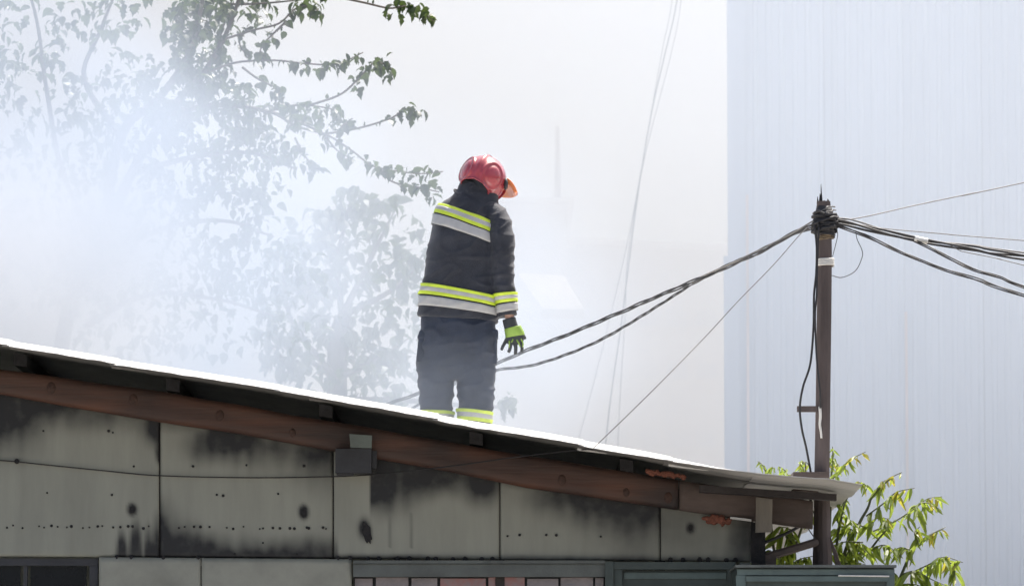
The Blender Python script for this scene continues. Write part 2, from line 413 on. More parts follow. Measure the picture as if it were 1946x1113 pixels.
# eave board at the low end
a0 = P(1330, 926, YL + .62); a1 = P(1590, 950, YL + .62)
obj('eave_board', prism([P(1330, 921, YL + .62), P(1590, 938, YL + .62), P(1590, 950, YL + .62), P(1330, 934, YL + .62)], (0, .1, 0)), M['char2'], shed)
# roof sheets with low corrugations along the slope, each lapping the next one down
seams = [-760, -330, 0, 205, 520, 822, 1100, 1270, 1437, 1640]
for i in range(len(seams) - 1):
    l, r = seams[i], seams[i + 1] + (10 if i < len(seams) - 2 else 0)
    nx = max(6, int((r - l) / 12)); ny = 64
    dy = random.uniform(-.012, .012)
    V, Fc = [], []
    for s_ in (0, 1):
        for j in range(ny + 1):
            d = 0.42 * (j / 28) if j <= 28 else lerp(.42, YB + .25 - YL, (j - 28) / (ny - 28))
            for k in range(nx + 1):
                px = lerp(l, r, k / nx); X = (px - CX) * YL / F
                if i == len(seams) - 2: X -= .13 * sstep(0, .9, d) * (k / nx) * 0 
                z = roofz(X, YL + d) + .006 * (k / nx) - .0035 * s_
                z += .006 * sin(2 * pi * d / .105) * sstep(.03, .15, d)
                z += .007 * mnoise.noise(Vector((X * 2.2, 7 + i, 0))) * (1 - sstep(.1, .5, d))
                if d < .01: z += .004 * mnoise.noise(Vector((X * 14, 3, 0)))
                V.append(Vector((X, YL + d + (dy if j == 0 else 0), z)))
    n1 = (nx + 1) * (ny + 1)
    for j in range(ny):
        for k in range(nx):
            a = j * (nx + 1) + k; Fc.append((a, a + 1, a + nx + 2, a + nx + 1)); b = a + n1; Fc.append((b, b + nx + 1, b + nx + 2, b + 1))
    ring = [k for k in range(nx + 1)] + [(j + 1) * (nx + 1) + nx for j in range(ny)] + [ny * (nx + 1) + nx - 1 - k for k in range(nx)] + [(ny - 1 - j) * (nx + 1) for j in range(ny - 1)]
    for k in range(len(ring)):
        a, b = ring[k], ring[(k + 1) % len(ring)]; Fc.append((a, a + n1, b + n1, b))
    o = obj('roof_sheet', (V, Fc), M['roof'], shed, True)
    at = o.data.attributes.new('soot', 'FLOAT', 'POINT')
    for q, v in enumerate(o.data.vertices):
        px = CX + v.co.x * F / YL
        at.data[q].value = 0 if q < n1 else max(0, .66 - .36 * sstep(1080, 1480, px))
    o.data.set_sharp_from_angle(angle=radians(40))
# pale strips under the lip, standing in for light caught at sheet laps
for px, ln, Y in [(8, 105, .16), (206, 68, .1), (585, 46, .12), (790, 90, .2), (945, 40, .14), (1098, 56, .08), (1272, 76, .08)]:
    rr = []
    for k in range(7):
        q = px + ln * k / 6; X = (q - CX) * YL / F
        z = roofz(X, YL + Y) - .016; rr.append([Vector((X, YL + Y, z)), Vector((X, YL + Y, z - .011 * (1 - k / 7))), Vector((X, YL + Y + .03, z - .011 * (1 - k / 7))), Vector((X, YL + Y + .03, z))])
    obj('lap_glint', loft(rr), M['glint'] if px < 1000 else M['metal'], shed)
# orange sealing foam
for px, py, w_, n in [(1262, 900, 40, 26), (1362, 984, 26, 26)]:
    lump = []
    for k in range(n):
        x = px + random.uniform(-w_, w_); y = py + (x - px) * .16 + random.uniform(-3, 3) + (random.random() ** 3 * 9 if py > 950 else 0)
        lump.append(sphere(P(x, y, YW - (.09 if py > 950 else .13)), (random.uniform(.010, .02), .016, random.uniform(.008, .016)), 8, 6))
    me = bake(mesh_of('foam', *merge(*lump)), [('REMESH', dict(mode='VOXEL', voxel_size=.004)), ('SMOOTH', dict(factor=.5, iterations=2))])
    for v in me.vertices: v.co += v.normal * .005 * mnoise.noise(v.co * 60)
    me.materials.clear(); me.materials.append(M['foam']); link('foam_lump', me, shed)
# bright edge strip, corner plank, corner post and strut
obj('metal_strip', prism([P(1388, 981, YW - .12), P(1428, 986, YW - .12), P(1428, 990, YW - .12), P(1388, 985, YW - .12)], (0, .03, 0)), M['metal'], shed)
obj('corner_plank', prism([P(1437, 944, YW - .16), P(1468, 948, YW - .16), P(1467, 1010, YW - .16), P(1436, 1011, YW - .16)], (0, .03, 0)), M['plank'], shed)
pb = P(1432, 1000, YW).x
obj('corner_post', prism([(pb - .014, YW - .03, 0), (pb + .06, YW - .03, 0), (pb + .06, YW - .03, P(1440, 992, YW).z), (pb - .014, YW - .03, P(1440, 992, YW).z)], (0, .022, 0)), M['char'], shed)
obj('corner_board', box(pb + .0005, pb + .03, YW - .0075, YW + .3, 0, P(1440, 992, YW).z), M['char2'], shed)
obj('strut', tube([P(1440, 1062, YW + .05), P(1500, 1045, YW + .12), P(1552, 1029, YW + .2)], .022, 6), M['wood_old'], shed)
obj('shelf_board', pxbox(1437, 1056, 1475, 1072, YW - .02, .06), M['wood_old'], shed)
# dark window on the left, lintel, metal shutter panes, teal door
win = obj('window', merge(pxbox(-160, 1060, 186, 1074, YW + .02, .05), pxbox(166, 1074.5, 186, 1540, YW + .02, .05), pxbox(-160, 1074.5, -142, 1540, YW + .02, .05), pxbox(40, 1074.5, 52, 1540, YW + .03, .04)), M['dark'], shed)
obj('pane', pxbox(-141, 1075, 39, 1540, YW + .055, .01), M['glassd'], win); obj('pane', pxbox(53, 1075, 165, 1540, YW + .055, .01), M['glassd'], win)
obj('wall_panel', pxbox(-760, 1060, -162, 1560, YW - .02, .014), M['panel2'], shed)
lin = obj('lintel', merge(pxbox(671, 1064, 1150, 1070, YW - .05, .1), pxbox(671, 1071, 1150, 1095, YW - .035, .1)), M['lintel'], shed)
xs = [671, 711, 779, 834, 926, 1000, 1064, 1130, 1150]
sh = obj('shutter', pxbox(671, 1095.5, 1150, 1560, YW + .05, .02), M['dark'], shed)
for i in range(len(xs) - 1):
    obj('pane', pxbox(xs[i] + 2, 1096 + random.uniform(0, 3), xs[i + 1] - 3, 1555, YW + .025 - .004 * (i % 2), .012), M['foil_red'] if i in (3, 4) else M['foil'], sh)
drf = obj('door_frame', merge(pxbox(1151, 1066, 1166, 1560, YW - .06, .12), pxbox(1166.5, 1067, 1398, 1081, YW - .05, .1), pxbox(1168, 1081.5, 1182, 1560, YW - .04, .08), pxbox(1384, 1081.5, 1398, 1560, YW - .04, .08)), M['teal_d'], shed)
dr = obj('door', pxbox(1183, 1083, 1383, 1558, YW, .04), M['teal_d'], shed)
obj('door_rail', pxbox(1186, 1087, 1380, 1099, YW - .012, .011), M['teal'], dr)

# junction box on the beam
jb = thing('junction_box', P(676, 880, YW - .2), 'dark box with a small grey green plate fixed on the brown beam', 'box')
obj('housing', merge(pxbox(637, 852, 706, 898, YW - .16, .14), pxbox(640, 898.5, 672, 902, YW - .13, .08)), M['dark'], jb)
obj('cover_plate', prism([P(664, 824, YW - .18), P(707, 827, YW - .18), P(706, 851, YW - .17), P(666, 850, YW - .17)], (0, .02, 0)), M['box'], jb)
obj('side_bracket', pxbox(707, 856, 716, 890, YW - .12, .05), M['dark'], jb)

# teal cabinet at the corner, standing on the ground
cb = thing('metal_cabinet', (P(1550, 1100, 24.2).x, 24.5, 0), 'teal painted metal cabinet standing at the shed corner in front of the pole', 'cabinet')
xl, xr = P(1401, 1100, 24.2).x, P(1700, 1100, 24.2).x; zt = P(1550, 1077, 24.2).z
obj('carcass', box(xl, xr, 24.23, 24.82, .02, zt - .002), M['teal_d'], cb)
obj('top_rail', box(xl - .01, xr + .01, 24.19, 24.84, zt - .0015, zt + .012), M['lintel'], cb)
obj('frame_rail', pxbox(1401, 1081, 1700, 1092, 24.21, .019), M['teal'], cb)
obj('frame_rail', pxbox(1418, 1094, 1688, 1104, 24.2, .029), M['teal'], cb)
obj('frame_stile', pxbox(1401, 1092.5, 1417, 1600, 24.21, .019), M['teal'], cb)
obj('frame_stile', pxbox(1689, 1092.5, 1700, 1600, 24.21, .019), M['teal'], cb)
obj('door_panel', pxbox(1420, 1104.5, 1686, 1590, 24.222, .007), M['teal_d'], cb)
obj('white_line', tube([P(1593, 1092.8, 24.195), P(1690, 1094, 24.195)], .004, 6), M['tape'], cb)  # thin white line along part of the cabinet front

# ------------------------------------------------------------------ pole
YP = 25.12
pole = thing('utility_pole', (P(1563, 1000, YP).x, YP, 0), 'thin rusty brown utility pole with a splintered top rising past the roof end', 'utility pole')
pts = [(1565, 383), (1566, 420), (1567, 480), (1566, 600), (1564, 760), (1562, 900), (1562, 1000), (1563, 1070)]
wd = [13, 14, 14, 14, 14, 14.5, 16, 19]
rings = []
for (px, py), hw in zip(pts, wd):
    c = P(px, py, YP); k = hw / PXM(YP)
    rings.append([c + Vector((cos(a) * k * (1.12 if i % 2 else 1), sin(a) * k, 0)) for i, a in enumerate([2 * pi * j / 12 for j in range(12)])])
base = [Vector((v.x, v.y, 0)) for v in rings[-1]]; rings.append(base)
rings = rings[::-1]
post = obj('post', loft(rings), M['pole'], pole)
tp = P(1565, 383, YP); k1 = 1 / PXM(YP)
spl = []
for (x0, x1, h) in [(-13, -9, 10), (-9, -3, 16), (-6, -2, 34), (-2, 5, 3), (5, 13, 6)]:
    spl.append(prism([tp + Vector((x0 * k1, -.02, -.01)), tp + Vector((x1 * k1, -.02, -.01)), tp + Vector(((x0 * .6 + x1 * .4) * k1, -.01 + .01 * random.random(), h * k1))], (0, .03, 0)))
obj('splinter', merge(*spl), M['char'], pole)
def coil(px, py, r, n, h, mat, name, rad, par, Y=YP, jit=.004, lean=0):
    c = P(px, py, Y); pts = []
    for i in range(n * 14 + 1):
        a = 2 * pi * i / 14; rr = r + random.uniform(-jit, jit)
        pts.append(c + Vector((cos(a) * rr, sin(a) * rr, h * (i / (n * 14) - .5) + random.uniform(-jit, jit) * .6 + lean * cos(a) * rr)))
    return obj(name, tube(pts, rad, 6), mat, par, True)
coil(1568, 424, .060, 4, .09, M['cable'], 'cable_wrap', .009, pole, jit=.007)
coil(1567, 430, .066, 3, .06, M['cable'], 'cable_wrap', .008, pole, jit=.010, lean=.25)
coil(1569, 418, .060, 3, .07, M['cable'], 'cable_wrap', .007, pole, jit=.010, lean=-.3)
coil(1568, 408, .054, 3, .06, M['cable_g'], 'cable_wrap', .004, pole, jit=.008, lean=.3)
coil(1567, 442, .050, 3, .03, M['cable'], 'cable_wrap', .006, pole, lean=-.15)
coil(1567, 452, .043, 3, .025, M['rope'], 'rope_wrap', .004, pole, jit=.006, lean=.2)
obj('sleeve_boot', loft([ering(P(1566, y_, YP), r_, r_, t_, 16, 2) for y_, r_, t_ in [(446, .05, 4), (430, .058, -4), (412, .055, 6), (404, .048, -6), (392, .040, 4)]]), M['cable'], pole, True)
coil(1568, 499, .045, 4, .038, M['tape'], 'tape_band', .0055, pole, jit=.001)
arm = obj('bracket_arm', pxbox(1515, 771, 1553, 782, YP - .03, .03), M['pole'], pole)
dr_ = [(1558, 772), (1559, 790), (1558, 806), (1560, 820), (1561, 832)]
obj('paint_drip', tube(crom([P(x, y, YP - .042) for x, y in dr_], 4), [.009, .006], 6), M['tape'], pole, True)
obj('roof_collar', box(P(1507, 900, YP - .1).x, P(1574, 900, YP - .1).x, YP - .13, YP + .1, roofz(pole.location.x, YP) + .01, P(1540, 896, YP - .13).z), M['wood_old'], pole)
obj('root_fibre', merge(*[tube(crom([P(1578 + i, 1020 + 3 * i, YP - .05), P(1584 + i * 1.5, 1050, YP - .06), P(1590 + i * 2.2, 1078, YP - .07)], 4), .004, 5) for i in range(5)]), M['wood_old'], pole)
# ------------------------------------------------------------------ cables
def cable(pts, r, mat, label, n=10, twist=0, name='cable', cat='cable', group=None, nt=6):
    c = crom([P(*p) for p in pts], n); r *= .78
    if not twist:
        o = obj(name, tube(c, r, nt), mat, None, True)
    else:
        parts = []
        for ph in (0, 2.1, 4.2):
            L_ = 0; q = []
            for i, p in enumerate(c):
                if i: L_ += (p - c[i - 1]).length
                a = ph + L_ * twist; q.append(p + Vector((0, cos(a), sin(a))) * r * (1.15 + 1.1 * abs(mnoise.noise(Vector((L_ * 1.6, ph, 0))))))
            parts.append(tube(q, r * .72, nt))
        o = obj(name, merge(*parts), mat, None, True)
    return tag(o, label, cat, group)
cable([(1556, 424, 25.05), (1520, 438, 25.2), (1460, 469, 25.7), (1380, 508, 26.4), (1280, 550, 27.2), (1180, 593, 28), (1080, 635, 28.7), (1000, 666, 29.3), (945, 690, 29.7), (870, 722, 30.1), (793, 748, 30.4), (735, 769, 30.7), (690, 800, 30.9)], .0085, M['cable'], 'thick twisted black cable sagging from the pole past the firefighter glove', twist=5, n=14)
cable([(1556, 430, 25.07), (1510, 444, 25.25), (1440, 482, 25.8), (1390, 500, 26.3), (1318, 538, 26.95), (1290, 556, 27.2), (1220, 600, 27.8), (1150, 641, 28.4), (1080, 672, 28.9), (1010, 694, 29.4), (945, 703, 29.8), (880, 722, 30.2), (780, 777, 30.6), (740, 800, 30.9)], .0065, M['cable'], 'lower of two black cables sagging leftwards from the pole towards the firefighter', twist=7, n=14)
cable([(1545, 420, 25.07), (1500, 446, 25.3), (1420, 486, 26.0), (1330, 527, 26.8)], .006, M['cable_g'], 'short grey cable run lashed along the black cable by the pole')
cable([(1543, 425, 25.06), (1520, 446, 25.0), (1470, 503, 24.85), (1400, 575, 24.65), (1340, 640, 24.5), (1240, 742, 24.2), (1128, 851, 24.02)], .0035, M['cable_g'], 'thin straight guy wire from the pole top down to the roof edge', name='guy_wire', cat='wire')
cable([(1580, 420, 25.1), (1610, 424, 25.1), (1660, 437, 25.1), (1740, 455, 25.1), (1850, 472, 25.1), (1946, 488, 25.1), (2500, 560, 25.1), (3600, 640, 25.2)], .011, M['cable'], 'thickest black cable bundle leaving the pole towards the pale metal building side', twist=4.5, n=14)
cable([(1578, 414, 25.12), (1620, 418, 25.15), (1690, 440, 25.2), (1760, 457, 25.2), (1850, 466, 25.2), (1946, 480, 25.2), (2500, 548, 25.3), (3600, 620, 25.4)], .006, M['cable_g'], 'grey cable lying just above the thick bundle right of the pole', n=12)
cable([(1590, 428, 25.1), (1640, 446, 25.1), (1700, 474, 25.0), (1780, 507, 24.9), (1860, 532, 24.8), (1946, 562, 24.7), (2500, 740, 24.2), (3300, 930, 24.0)], .0065, M['cable'], 'lowest black cable branching down from the bundle beside the pole', twist=7, n=14)
cable([(1736, 456, 25.08), (1770, 472, 25.05), (1810, 494, 25.0), (1850, 512, 24.95), (1900, 527, 24.9), (1946, 545, 24.85), (2150, 606, 24.7), (2500, 700, 24.4), (3300, 860, 24.2)], .0065, M['cable'], 'black cable splitting from the bundle at the pale splice', twist=7, n=14)
cable([(1575, 418, 25.1), (1632, 414, 25.2), (1740, 390, 25.6), (1850, 367, 26), (1946, 347, 26.4), (3000, 120, 30)], .004, M['cable_g'], 'thin wire climbing away to the upper side of the metal building', name='wire', cat='wire')
cable([(1600, 424, 25.12), (1668, 433, 25.3), (1800, 445, 25.7), (1946, 457, 26.2), (3000, 540, 30)], .0035, M['cable_g'], 'thin nearly level wire running right from the pole above the bundle', name='wire', cat='wire')
cable([(1800, 462, 25.1), (1822, 475, 25.08), (1835, 479, 25.06), (1900, 492, 25.0), (1946, 504, 25.0), (2500, 640, 24.8), (3300, 800, 24.6)], .003, M['cable_g'], 'hair thin loose wire hanging below the thick bundle', name='wire', cat='wire')
cable([(1626, 438, 25.08), (1629, 455, 25.06), (1638, 475, 25.05), (1638, 490, 25.05), (1625, 515, 25.05), (1600, 527, 25.07), (1580, 523, 25.1)], .0028, M['cable'], 'thin wire loop hanging between the bundle and the pole', name='wire_loop', cat='wire')
cable([(1588, 436, 25.08), (1592, 445, 25.07), (1588, 465, 25.07), (1582, 488, 25.09)], .0025, M['cable'], 'short thin wire tail dangling from the pole wrap', name='wire_tail', cat='wire')
cable([(1548, 428, 25.06), (1552, 470, 25.06), (1551, 520, 25.05), (1547, 560, 25.05), (1546, 620, 25.05), (1540, 690, 25.05), (1526, 735, 25.05), (1520, 775, 25.06), (1524, 815, 25.06), (1532, 850, 25.08), (1541, 898, 25.1)], .0085, M['cable'], 'black cable bowing out from the pole over its bracket arm', n=10)
cable([(1556, 430, 25.05), (1553, 500, 25.05), (1552, 560, 25.04), (1549, 600, 25.04), (1552, 680, 25.05), (1558, 740, 25.05), (1559, 775, 25.07)], .0075, M['cable'], 'black cable hugging the pole down to the white paint drip', n=10)
cable([(1541, 940, YW + .3), (1538, 972, YW + .2), (1528, 992, YW + .1), (1500, 1010, YW + .06), (1445, 1034, YW + .01)], .011, M['cable'], 'thick black cable bending under the roof end to the shed corner', n=10)
cable([(1530, 993, YW + .12), (1540, 1010, YW + .16), (1553, 1028, YW + .2)], .004, M['cable'], 'short thin cable between bent cable and pole strut', n=6)
cable([(-300, 850, YW - .02), (0, 874, YW - .02), (35, 877, YW - .025), (100, 884, YW - .025), (200, 894, YW - .025), (300, 903, YW - .025), (470, 907, YW - .025), (630, 905, YW - .025), (720, 900, YW - .06), (850, 886, YW - .2), (980, 868, YW - .5), (1075, 857, 24.15), (1128, 852, 24.03)], .0042, M['cable'], 'thin dark cable strung along the grey shed wall panels', n=8)
obj_c = obj('cable_clip', sphere(P(32, 876, YW - .02), .014, 8, 6), M['char'], shed)
# splice sleeve on the bundle
tag(obj('cable_splice', tube(crom([P(1738, 453, 25.08), P(1750, 456, 25.08), P(1762, 458, 25.09)], 4), .016, 8), M['tape'], None, True), 'pale taped splice on the thick cable bundle', 'splice')
# wires hanging far back in the smoke
cable([(1300, -120, 48), (1285, 10, 48), (1262, 110, 48), (1238, 215, 48), (1215, 350, 48), (1195, 500, 48), (1180, 620, 48), (1160, 760, 48), (1145, 900, 48)], .010, M['cable'], 'dark wire hanging steeply down through the smoke behind the shed', n=8)
cable([(1289, -120, 48.3), (1276, 10, 48.3), (1256, 110, 48.3), (1210, 370, 48.3), (1188, 480, 48.3), (1165, 580, 48.3), (1130, 720, 48.3), (1095, 850, 48.3)], .0055, M['cable'], 'faint thin wire fanning out beside the steep dark wire', n=8)
cable([(1297, -120, 48.1), (1289, 40, 48.1), (1225, 300, 48.1), (1194, 480, 48.1), (1188, 600, 48.1), (1178, 760, 48.1), (1172, 900, 48.1)], .0055, M['cable'], 'faintest wire right of the steep dark wire in the smoke', n=8)

# ------------------------------------------------------------------ metal clad building
YBD = 40.0
bd = thing('metal_clad_building', (6, 42, 0), 'tall pale blue grey building clad in ribbed metal sheets', 'building')
x0 = P(1386, 300, YBD).x; SW = 151 / PXM(YBD); HT = 8.7; pitch = SW / 6
xj = x0
prof = []
prof_me = None
def sheet_mesh():
    pr = []
    for i in range(6):
        b = i * pitch
        pr += [(b, 0), (b + pitch * .50, 0), (b + pitch * .62, -.012), (b + pitch * .86, -.012), (b + pitch * .98, 0)]
    pr.append((SW - .006, 0)); V, Fc = [], []
    for z in (0.05, HT): V += [(x, y, z) for x, y in pr]
    n = len(pr)
    for i in range(n - 1): Fc.append((i, i + 1, n + i + 1, n + i))
    return mesh_of('cladding_sheet', V, Fc, M['clad'])
sm = sheet_mesh()
nsh = 18
off = P(1418, 300, YBD).x - SW
for i in range(nsh):
    xx = off + i * SW
    if xx < x0: 
        # narrow first sheet
        me = mesh_of('cladding_sheet', [(x0, YBD, .05), (xx + SW - .006, YBD, .05), (xx + SW - .006, YBD, HT), (x0, YBD, HT)], [(0, 1, 2, 3)], M['clad'])
        link('cladding_sheet', me, bd); continue
    o = link('cladding_sheet', sm, bd); o.location = (xx, YBD + .004 * (i % 2), 0)
    if i % 2 == 1:
        cxp = xx + .005
        obj('rust_streak', box(cxp - .012, cxp + .012, YBD - .021, YBD - .019, .1, 5.4 + (i % 3)), M['rust'], bd)
xe = off + nsh * SW
obj('core_wall', prism([(x0 + .02, YBD + .03, .02), (xe, YBD + .03, .02), (xe, 45, .02), (x0 + .45, 45, .02)], (0, 0, HT)), M['clad'], bd)
obj('corner_trim', box(x0 - .015, x0 + .06, YBD - .03, YBD + .05, P(1380, 487, YBD).z, HT), M['clad'], bd)
obj('corner_trim', box(P(1376, 600, YBD).x, x0 + .08, YBD - .04, YBD + .06, .02, P(1380, 487, YBD).z - .002), M['clad'], bd)
obj('roof_slab', prism([(x0 - .06, YBD - .1, HT + .022), (xe + .1, YBD - .1, HT + .022), (xe + .1, 45.1, HT + .022), (x0 + .4, 45.1, HT + .022)], (0, 0, .2)), M['clad'], bd)

# ------------------------------------------------------------------ far buildings
YF = 66.0
def bbox_px(l, t, r, Y, depth): 
    a = P(l, t, Y); c = P(r, t, Y); return box(a.x, c.x, Y, Y + depth, 0.02, a.z)
fb = thing('block_building', (P(1010, 600, YF).x, YF + 4, 0), 'boxy grey building with a roof mast fading in the smoke beyond', 'building')
obj('wall', bbox_px(880, 388, 1078, YF, 9), M['far_a'], fb)
obj('roof', merge(box(P(872, 384, YF).x, P(1090, 384, YF).x, YF - .3, YF + 9.3, P(900, 387.5, YF).z, P(900, 380, YF).z)), M['far_a'], fb)
obj('mast', tube([P(1060, 384, YF + 1), P(1059, 240, YF + 1)], [.05, .03], 8), M['dark'], fb)
for x in (905, 965, 1020):
    for y in (430, 610, 700):
        w1 = obj('window', pxbox(x, y, x + 30, y + 45, YF - .03, .028), M['far_win'], fb)
        obj('head_trim', pxbox(x - 3, y - 3, x + 33, y - .5, YF - .06, .05), M['far_b'], w1); obj('sill', pxbox(x - 3, y + 45.5, x + 33, y + 49, YF - .09, .08), M['far_b'], w1)
lb = thing('long_building', (P(1240, 600, YF + 4).x, YF + 10, 0), 'long low pale building with rows of windows beyond the steep wires', 'building')
YG = YF + 5
obj('wall', bbox_px(1075, 462, 1500, YG, 9), M['far_a'], lb)
obj('roof', prism([P(1065, 449, YG - .4), P(1510, 474, YG - .4), P(1510, 484, YG - .4), P(1065, 461, YG - .4)], (0, 10, 0)), M['far_b'], lb)
for y in (590, 690, 820):
    for x in range(1100, 1480, 56):
        w1 = obj('window', pxbox(x, y, x + 38, y + 30, YG - .03, .028), M['far_win'], lb)
        obj('sill', pxbox(x - 3, y + 30.5, x + 41, y + 34, YG - .12, .1), M['far_b'], w1)
aw = thing('annex_building', (P(1040, 600, 60).x, 62, 0), 'low annex with a sunlit cream sloping roof seen through the smoke', 'building')
obj('wall', bbox_px(988, 584, 1100, 60, 3.6), M['far_a'], aw)
obj('roof', prism([P(1032, 587, 59.6), P(1110, 587, 59.6), P(1072, 524, 64.5), P(982, 518, 64.5)], (0, .05, -.12)), M['far_roof'], aw)

# ------------------------------------------------------------------ trees
def leaf_mesh(name, mat, kind=0):
    # hanging leaf, stalk at origin, tip at -z, unit length
    if kind == 0:      # broad pointed leaf with folded halves
        out = [(0, 0), (.18, -.05), (.33, -.26), (.31, -.52), (.17, -.78), (0, -1.05)]
    elif kind == 1:    # lobed
        out = [(0, 0), (.26, -.06), (.40, -.34), (.20, -.43), (.29, -.63), (.10, -.84), (0, -1.05)]
    else:              # slim leaflet
        out = [(0, 0), (.10, -.10), (.16, -.35), (.14, -.6), (.07, -.85), (0, -1)]
    V = []; m = len(out)
    for x, z in out: V.append((0, .12 * sin(-z * 2.6) , z))
    for s in (1, -1):
        for x, z in out[1:-1]: V.append((s * x, .12 * sin(-z * 2.6) + abs(x) * .35 + (.03 if s > 0 else 0), z))
    Fc = []; k = m - 2
    for s in (0, 1):
        b = m + s * k
        idx = [0] + [b + i for i in range(k)] + [m - 1]
        for i in range(m - 1):
            q = (i, i + 1, idx[i + 1], idx[i]); q = tuple(dict.fromkeys(q))
            if len(q) >= 3: Fc.append(q if s else q[::-1])
    return mesh_of(name, V, Fc, mat)
LM = [leaf_mesh('leaf', M['leaf'], 0), leaf_mesh('leaf', M['leaf'], 1)]
def leaf_matrix(p, size, droop=1.0):
    yaw = random.uniform(0, 2 * pi); tilt = abs(random.gauss(0, .8)) * droop; roll = random.gauss(0, .6)
    return Matrix.Translation(p) @ Matrix.Rotation(yaw, 4, 'Z') @ Matrix.Rotation(tilt, 4, 'X') @ Matrix.Rotation(roll, 4, 'Z') @ Matrix.Diagonal((size * random.uniform(.8, 1.15), size, size, 1))
class Tree:
    def __init__(s, name, base, label, cat, group=None):
        s.root = thing(name, base, label, cat, group); s.nleaf = 0; s.bulkV = []; s.bulkF = []
    def limb(s, pts, r0, r1, name='branch', mat='bark', n=6, parent=None):
        c = crom(pts, n); o = obj(name, tube(c, [r0, r1], 7), M[mat], parent or s.root, True); return o, c
    def leaf(s, p, size, single=False, meshes=LM, droop=1.0):
        mtx = leaf_matrix(p, size, droop); me = random.choice(meshes)
        if single and s.nleaf < 300:
            o = link('leaf', me, s.root); o.matrix_basis = mtx; s.nleaf += 1
        else:
            b = len(s.bulkV); s.bulkV += [mtx @ v.co for v in me.vertices]; s.bulkF += [tuple(i + b for i in f.vertices) for f in me.polygons]
    def finish(s, mat):
        if s.bulkV:
            o = obj('crown', (s.bulkV, s.bulkF), mat, s.root); o['kind'] = 'stuff'
Y1 = 33.0; s1 = 1 / PXM(Y1)
t1 = Tree('mulberry_tree', (P(60, 800, Y1).x, Y1, 0), 'large leafy tree with drooping twigs half hidden by the smoke', 'tree')
bx = t1.root.location.x
tr, trc = t1.limb([(bx, Y1, 0), (bx + .02, Y1, 2.2), P(120, 640, Y1), P(190, 480, Y1)], .075, .045, 'trunk')
B = [[(190, 480), (250, 330), (320, 215), (395, 128), (440, 40), (470, -60)], [(190, 480), (230, 260), (300, 190), (360, 100), (385, 0), (390, -60)], [(190, 480), (120, 330), (90, 180), (70, 40), (40, -60)],
     [(320, 215), (420, 200), (520, 215), (610, 250)], [(250, 330), (360, 300), (470, 290), (560, 320)], [(190, 480), (330, 430), (430, 420), (520, 450)], [(150, 600), (50, 520), (-60, 420)], [(230, 260), (160, 150), (190, 60), (230, -40)], [(160, 620), (280, 560), (420, 570), (520, 600)]]
for i, b in enumerate(B):
    dy = random.uniform(-.5, .5)
    t1.limb([P(x, y, Y1 + dy * k / 3) for k, (x, y) in enumerate(b)], .042 if i < 2 else .024, .008)
TW = [([(421, 8), (480, 8), (560, 1), (640, -12)], 12, 0), ([(452, 8), (428, 42), (416, 80), (402, 112)], 14, 0), ([(420, 77), (480, 58), (530, 45), (560, 18), (590, 12), (612, 30)], 30, .45), ([(545, 40), (518, 66), (498, 88), (490, 118)], 16, 0),
      ([(400, 135), (450, 119), (520, 115), (580, 121), (640, 122), (690, 100)], 34, .45), ([(590, 200), (650, 178), (690, 140), (715, 118), (745, 132)], 30, .4), ([(520, 215), (570, 242), (620, 256), (665, 284), (710, 316), (760, 326), (800, 330), (842, 326)], 34, .25),
      ([(610, 256), (680, 244), (740, 226), (770, 210), (800, 214)], 22, .5), ([(620, -10), (690, 5), (740, 16), (770, 12), (800, 22), (826, 42)], 24, .4), ([(720, 318), (745, 345), (790, 355), (835, 365)], 16, .3), ([(460, 128), (490, 150), (520, 165), (540, 182)], 16, .3),
      ([(560, 262), (575, 290), (590, 310), (604, 326)], 12, .2), ([(640, 262), (650, 240), (670, 225)], 6, .2), ([(610, 250), (640, 285), (665, 300)], 10, .2), ([(500, 215), (560, 200), (620, 205), (650, 215)], 26, 0), ([(470, 55), (455, 80), (470, 110)], 8, 0)]
for pts, n, st in TW:
    dy = random.uniform(-.25, .25)
    o, c = t1.limb([P(x, y, Y1 + dy) for x, y in pts], .009, .004, 'twig')
    for k in range(int(n * 1.35)):
        t = lerp(st, 1, random.random() ** .75); p = c[min(len(c) - 1, int(t * (len(c) - 1)))].copy()
        p += Vector((random.gauss(0, .025), random.gauss(0, .07), random.gauss(0, .02)))
        t1.leaf(p, random.uniform(.045, .098), True)
    for k in range(int(n * .8)):      # tiny buds along the bare lengths
        p = c[random.randrange(len(c))] + Vector((0, 0, .008)); t1.leaf(p, random.uniform(.02, .038), False, droop=4)
CL = [(385, 30, 60, 45, 150), (375, 110, 55, 50, 165), (420, 170, 60, 40, 90), (480, 20, 40, 25, 28), (330, 60, 30, 40, 26), (330, 180, 70, 60, 120), (250, 140, 60, 40, 60), (220, 30, 50, 35, 50), (130, 60, 60, 60, 36), (50, 60, 70, 70, 60), (60, 180, 90, 80, 80), (160, 210, 80, 70, 70), (260, 250, 110, 60, 170), (400, 240, 90, 45, 120),
      (520, 225, 70, 30, 60), (600, 228, 50, 22, 30), (470, 285, 80, 45, 110), (360, 330, 100, 70, 150), (540, 300, 40, 30, 18), (230, 380, 110, 80, 130), (90, 320, 110, 90, 110), (430, 400, 80, 60, 110), (510, 360, 40, 35, 24), (330, 470, 110, 80, 150), (160, 500, 100, 90, 90), (470, 500, 80, 70, 110), (400, 600, 120, 70, 150), (260, 620, 110, 70, 90), (40, 480, 90, 100, 60), (560, 560, 60, 90, 90), (0, -40, 120, 50, 60), (230, -40, 120, 40, 90), (410, -50, 110, 40, 120), (-80, 150, 90, 160, 120), (-80, 420, 90, 160, 90)]
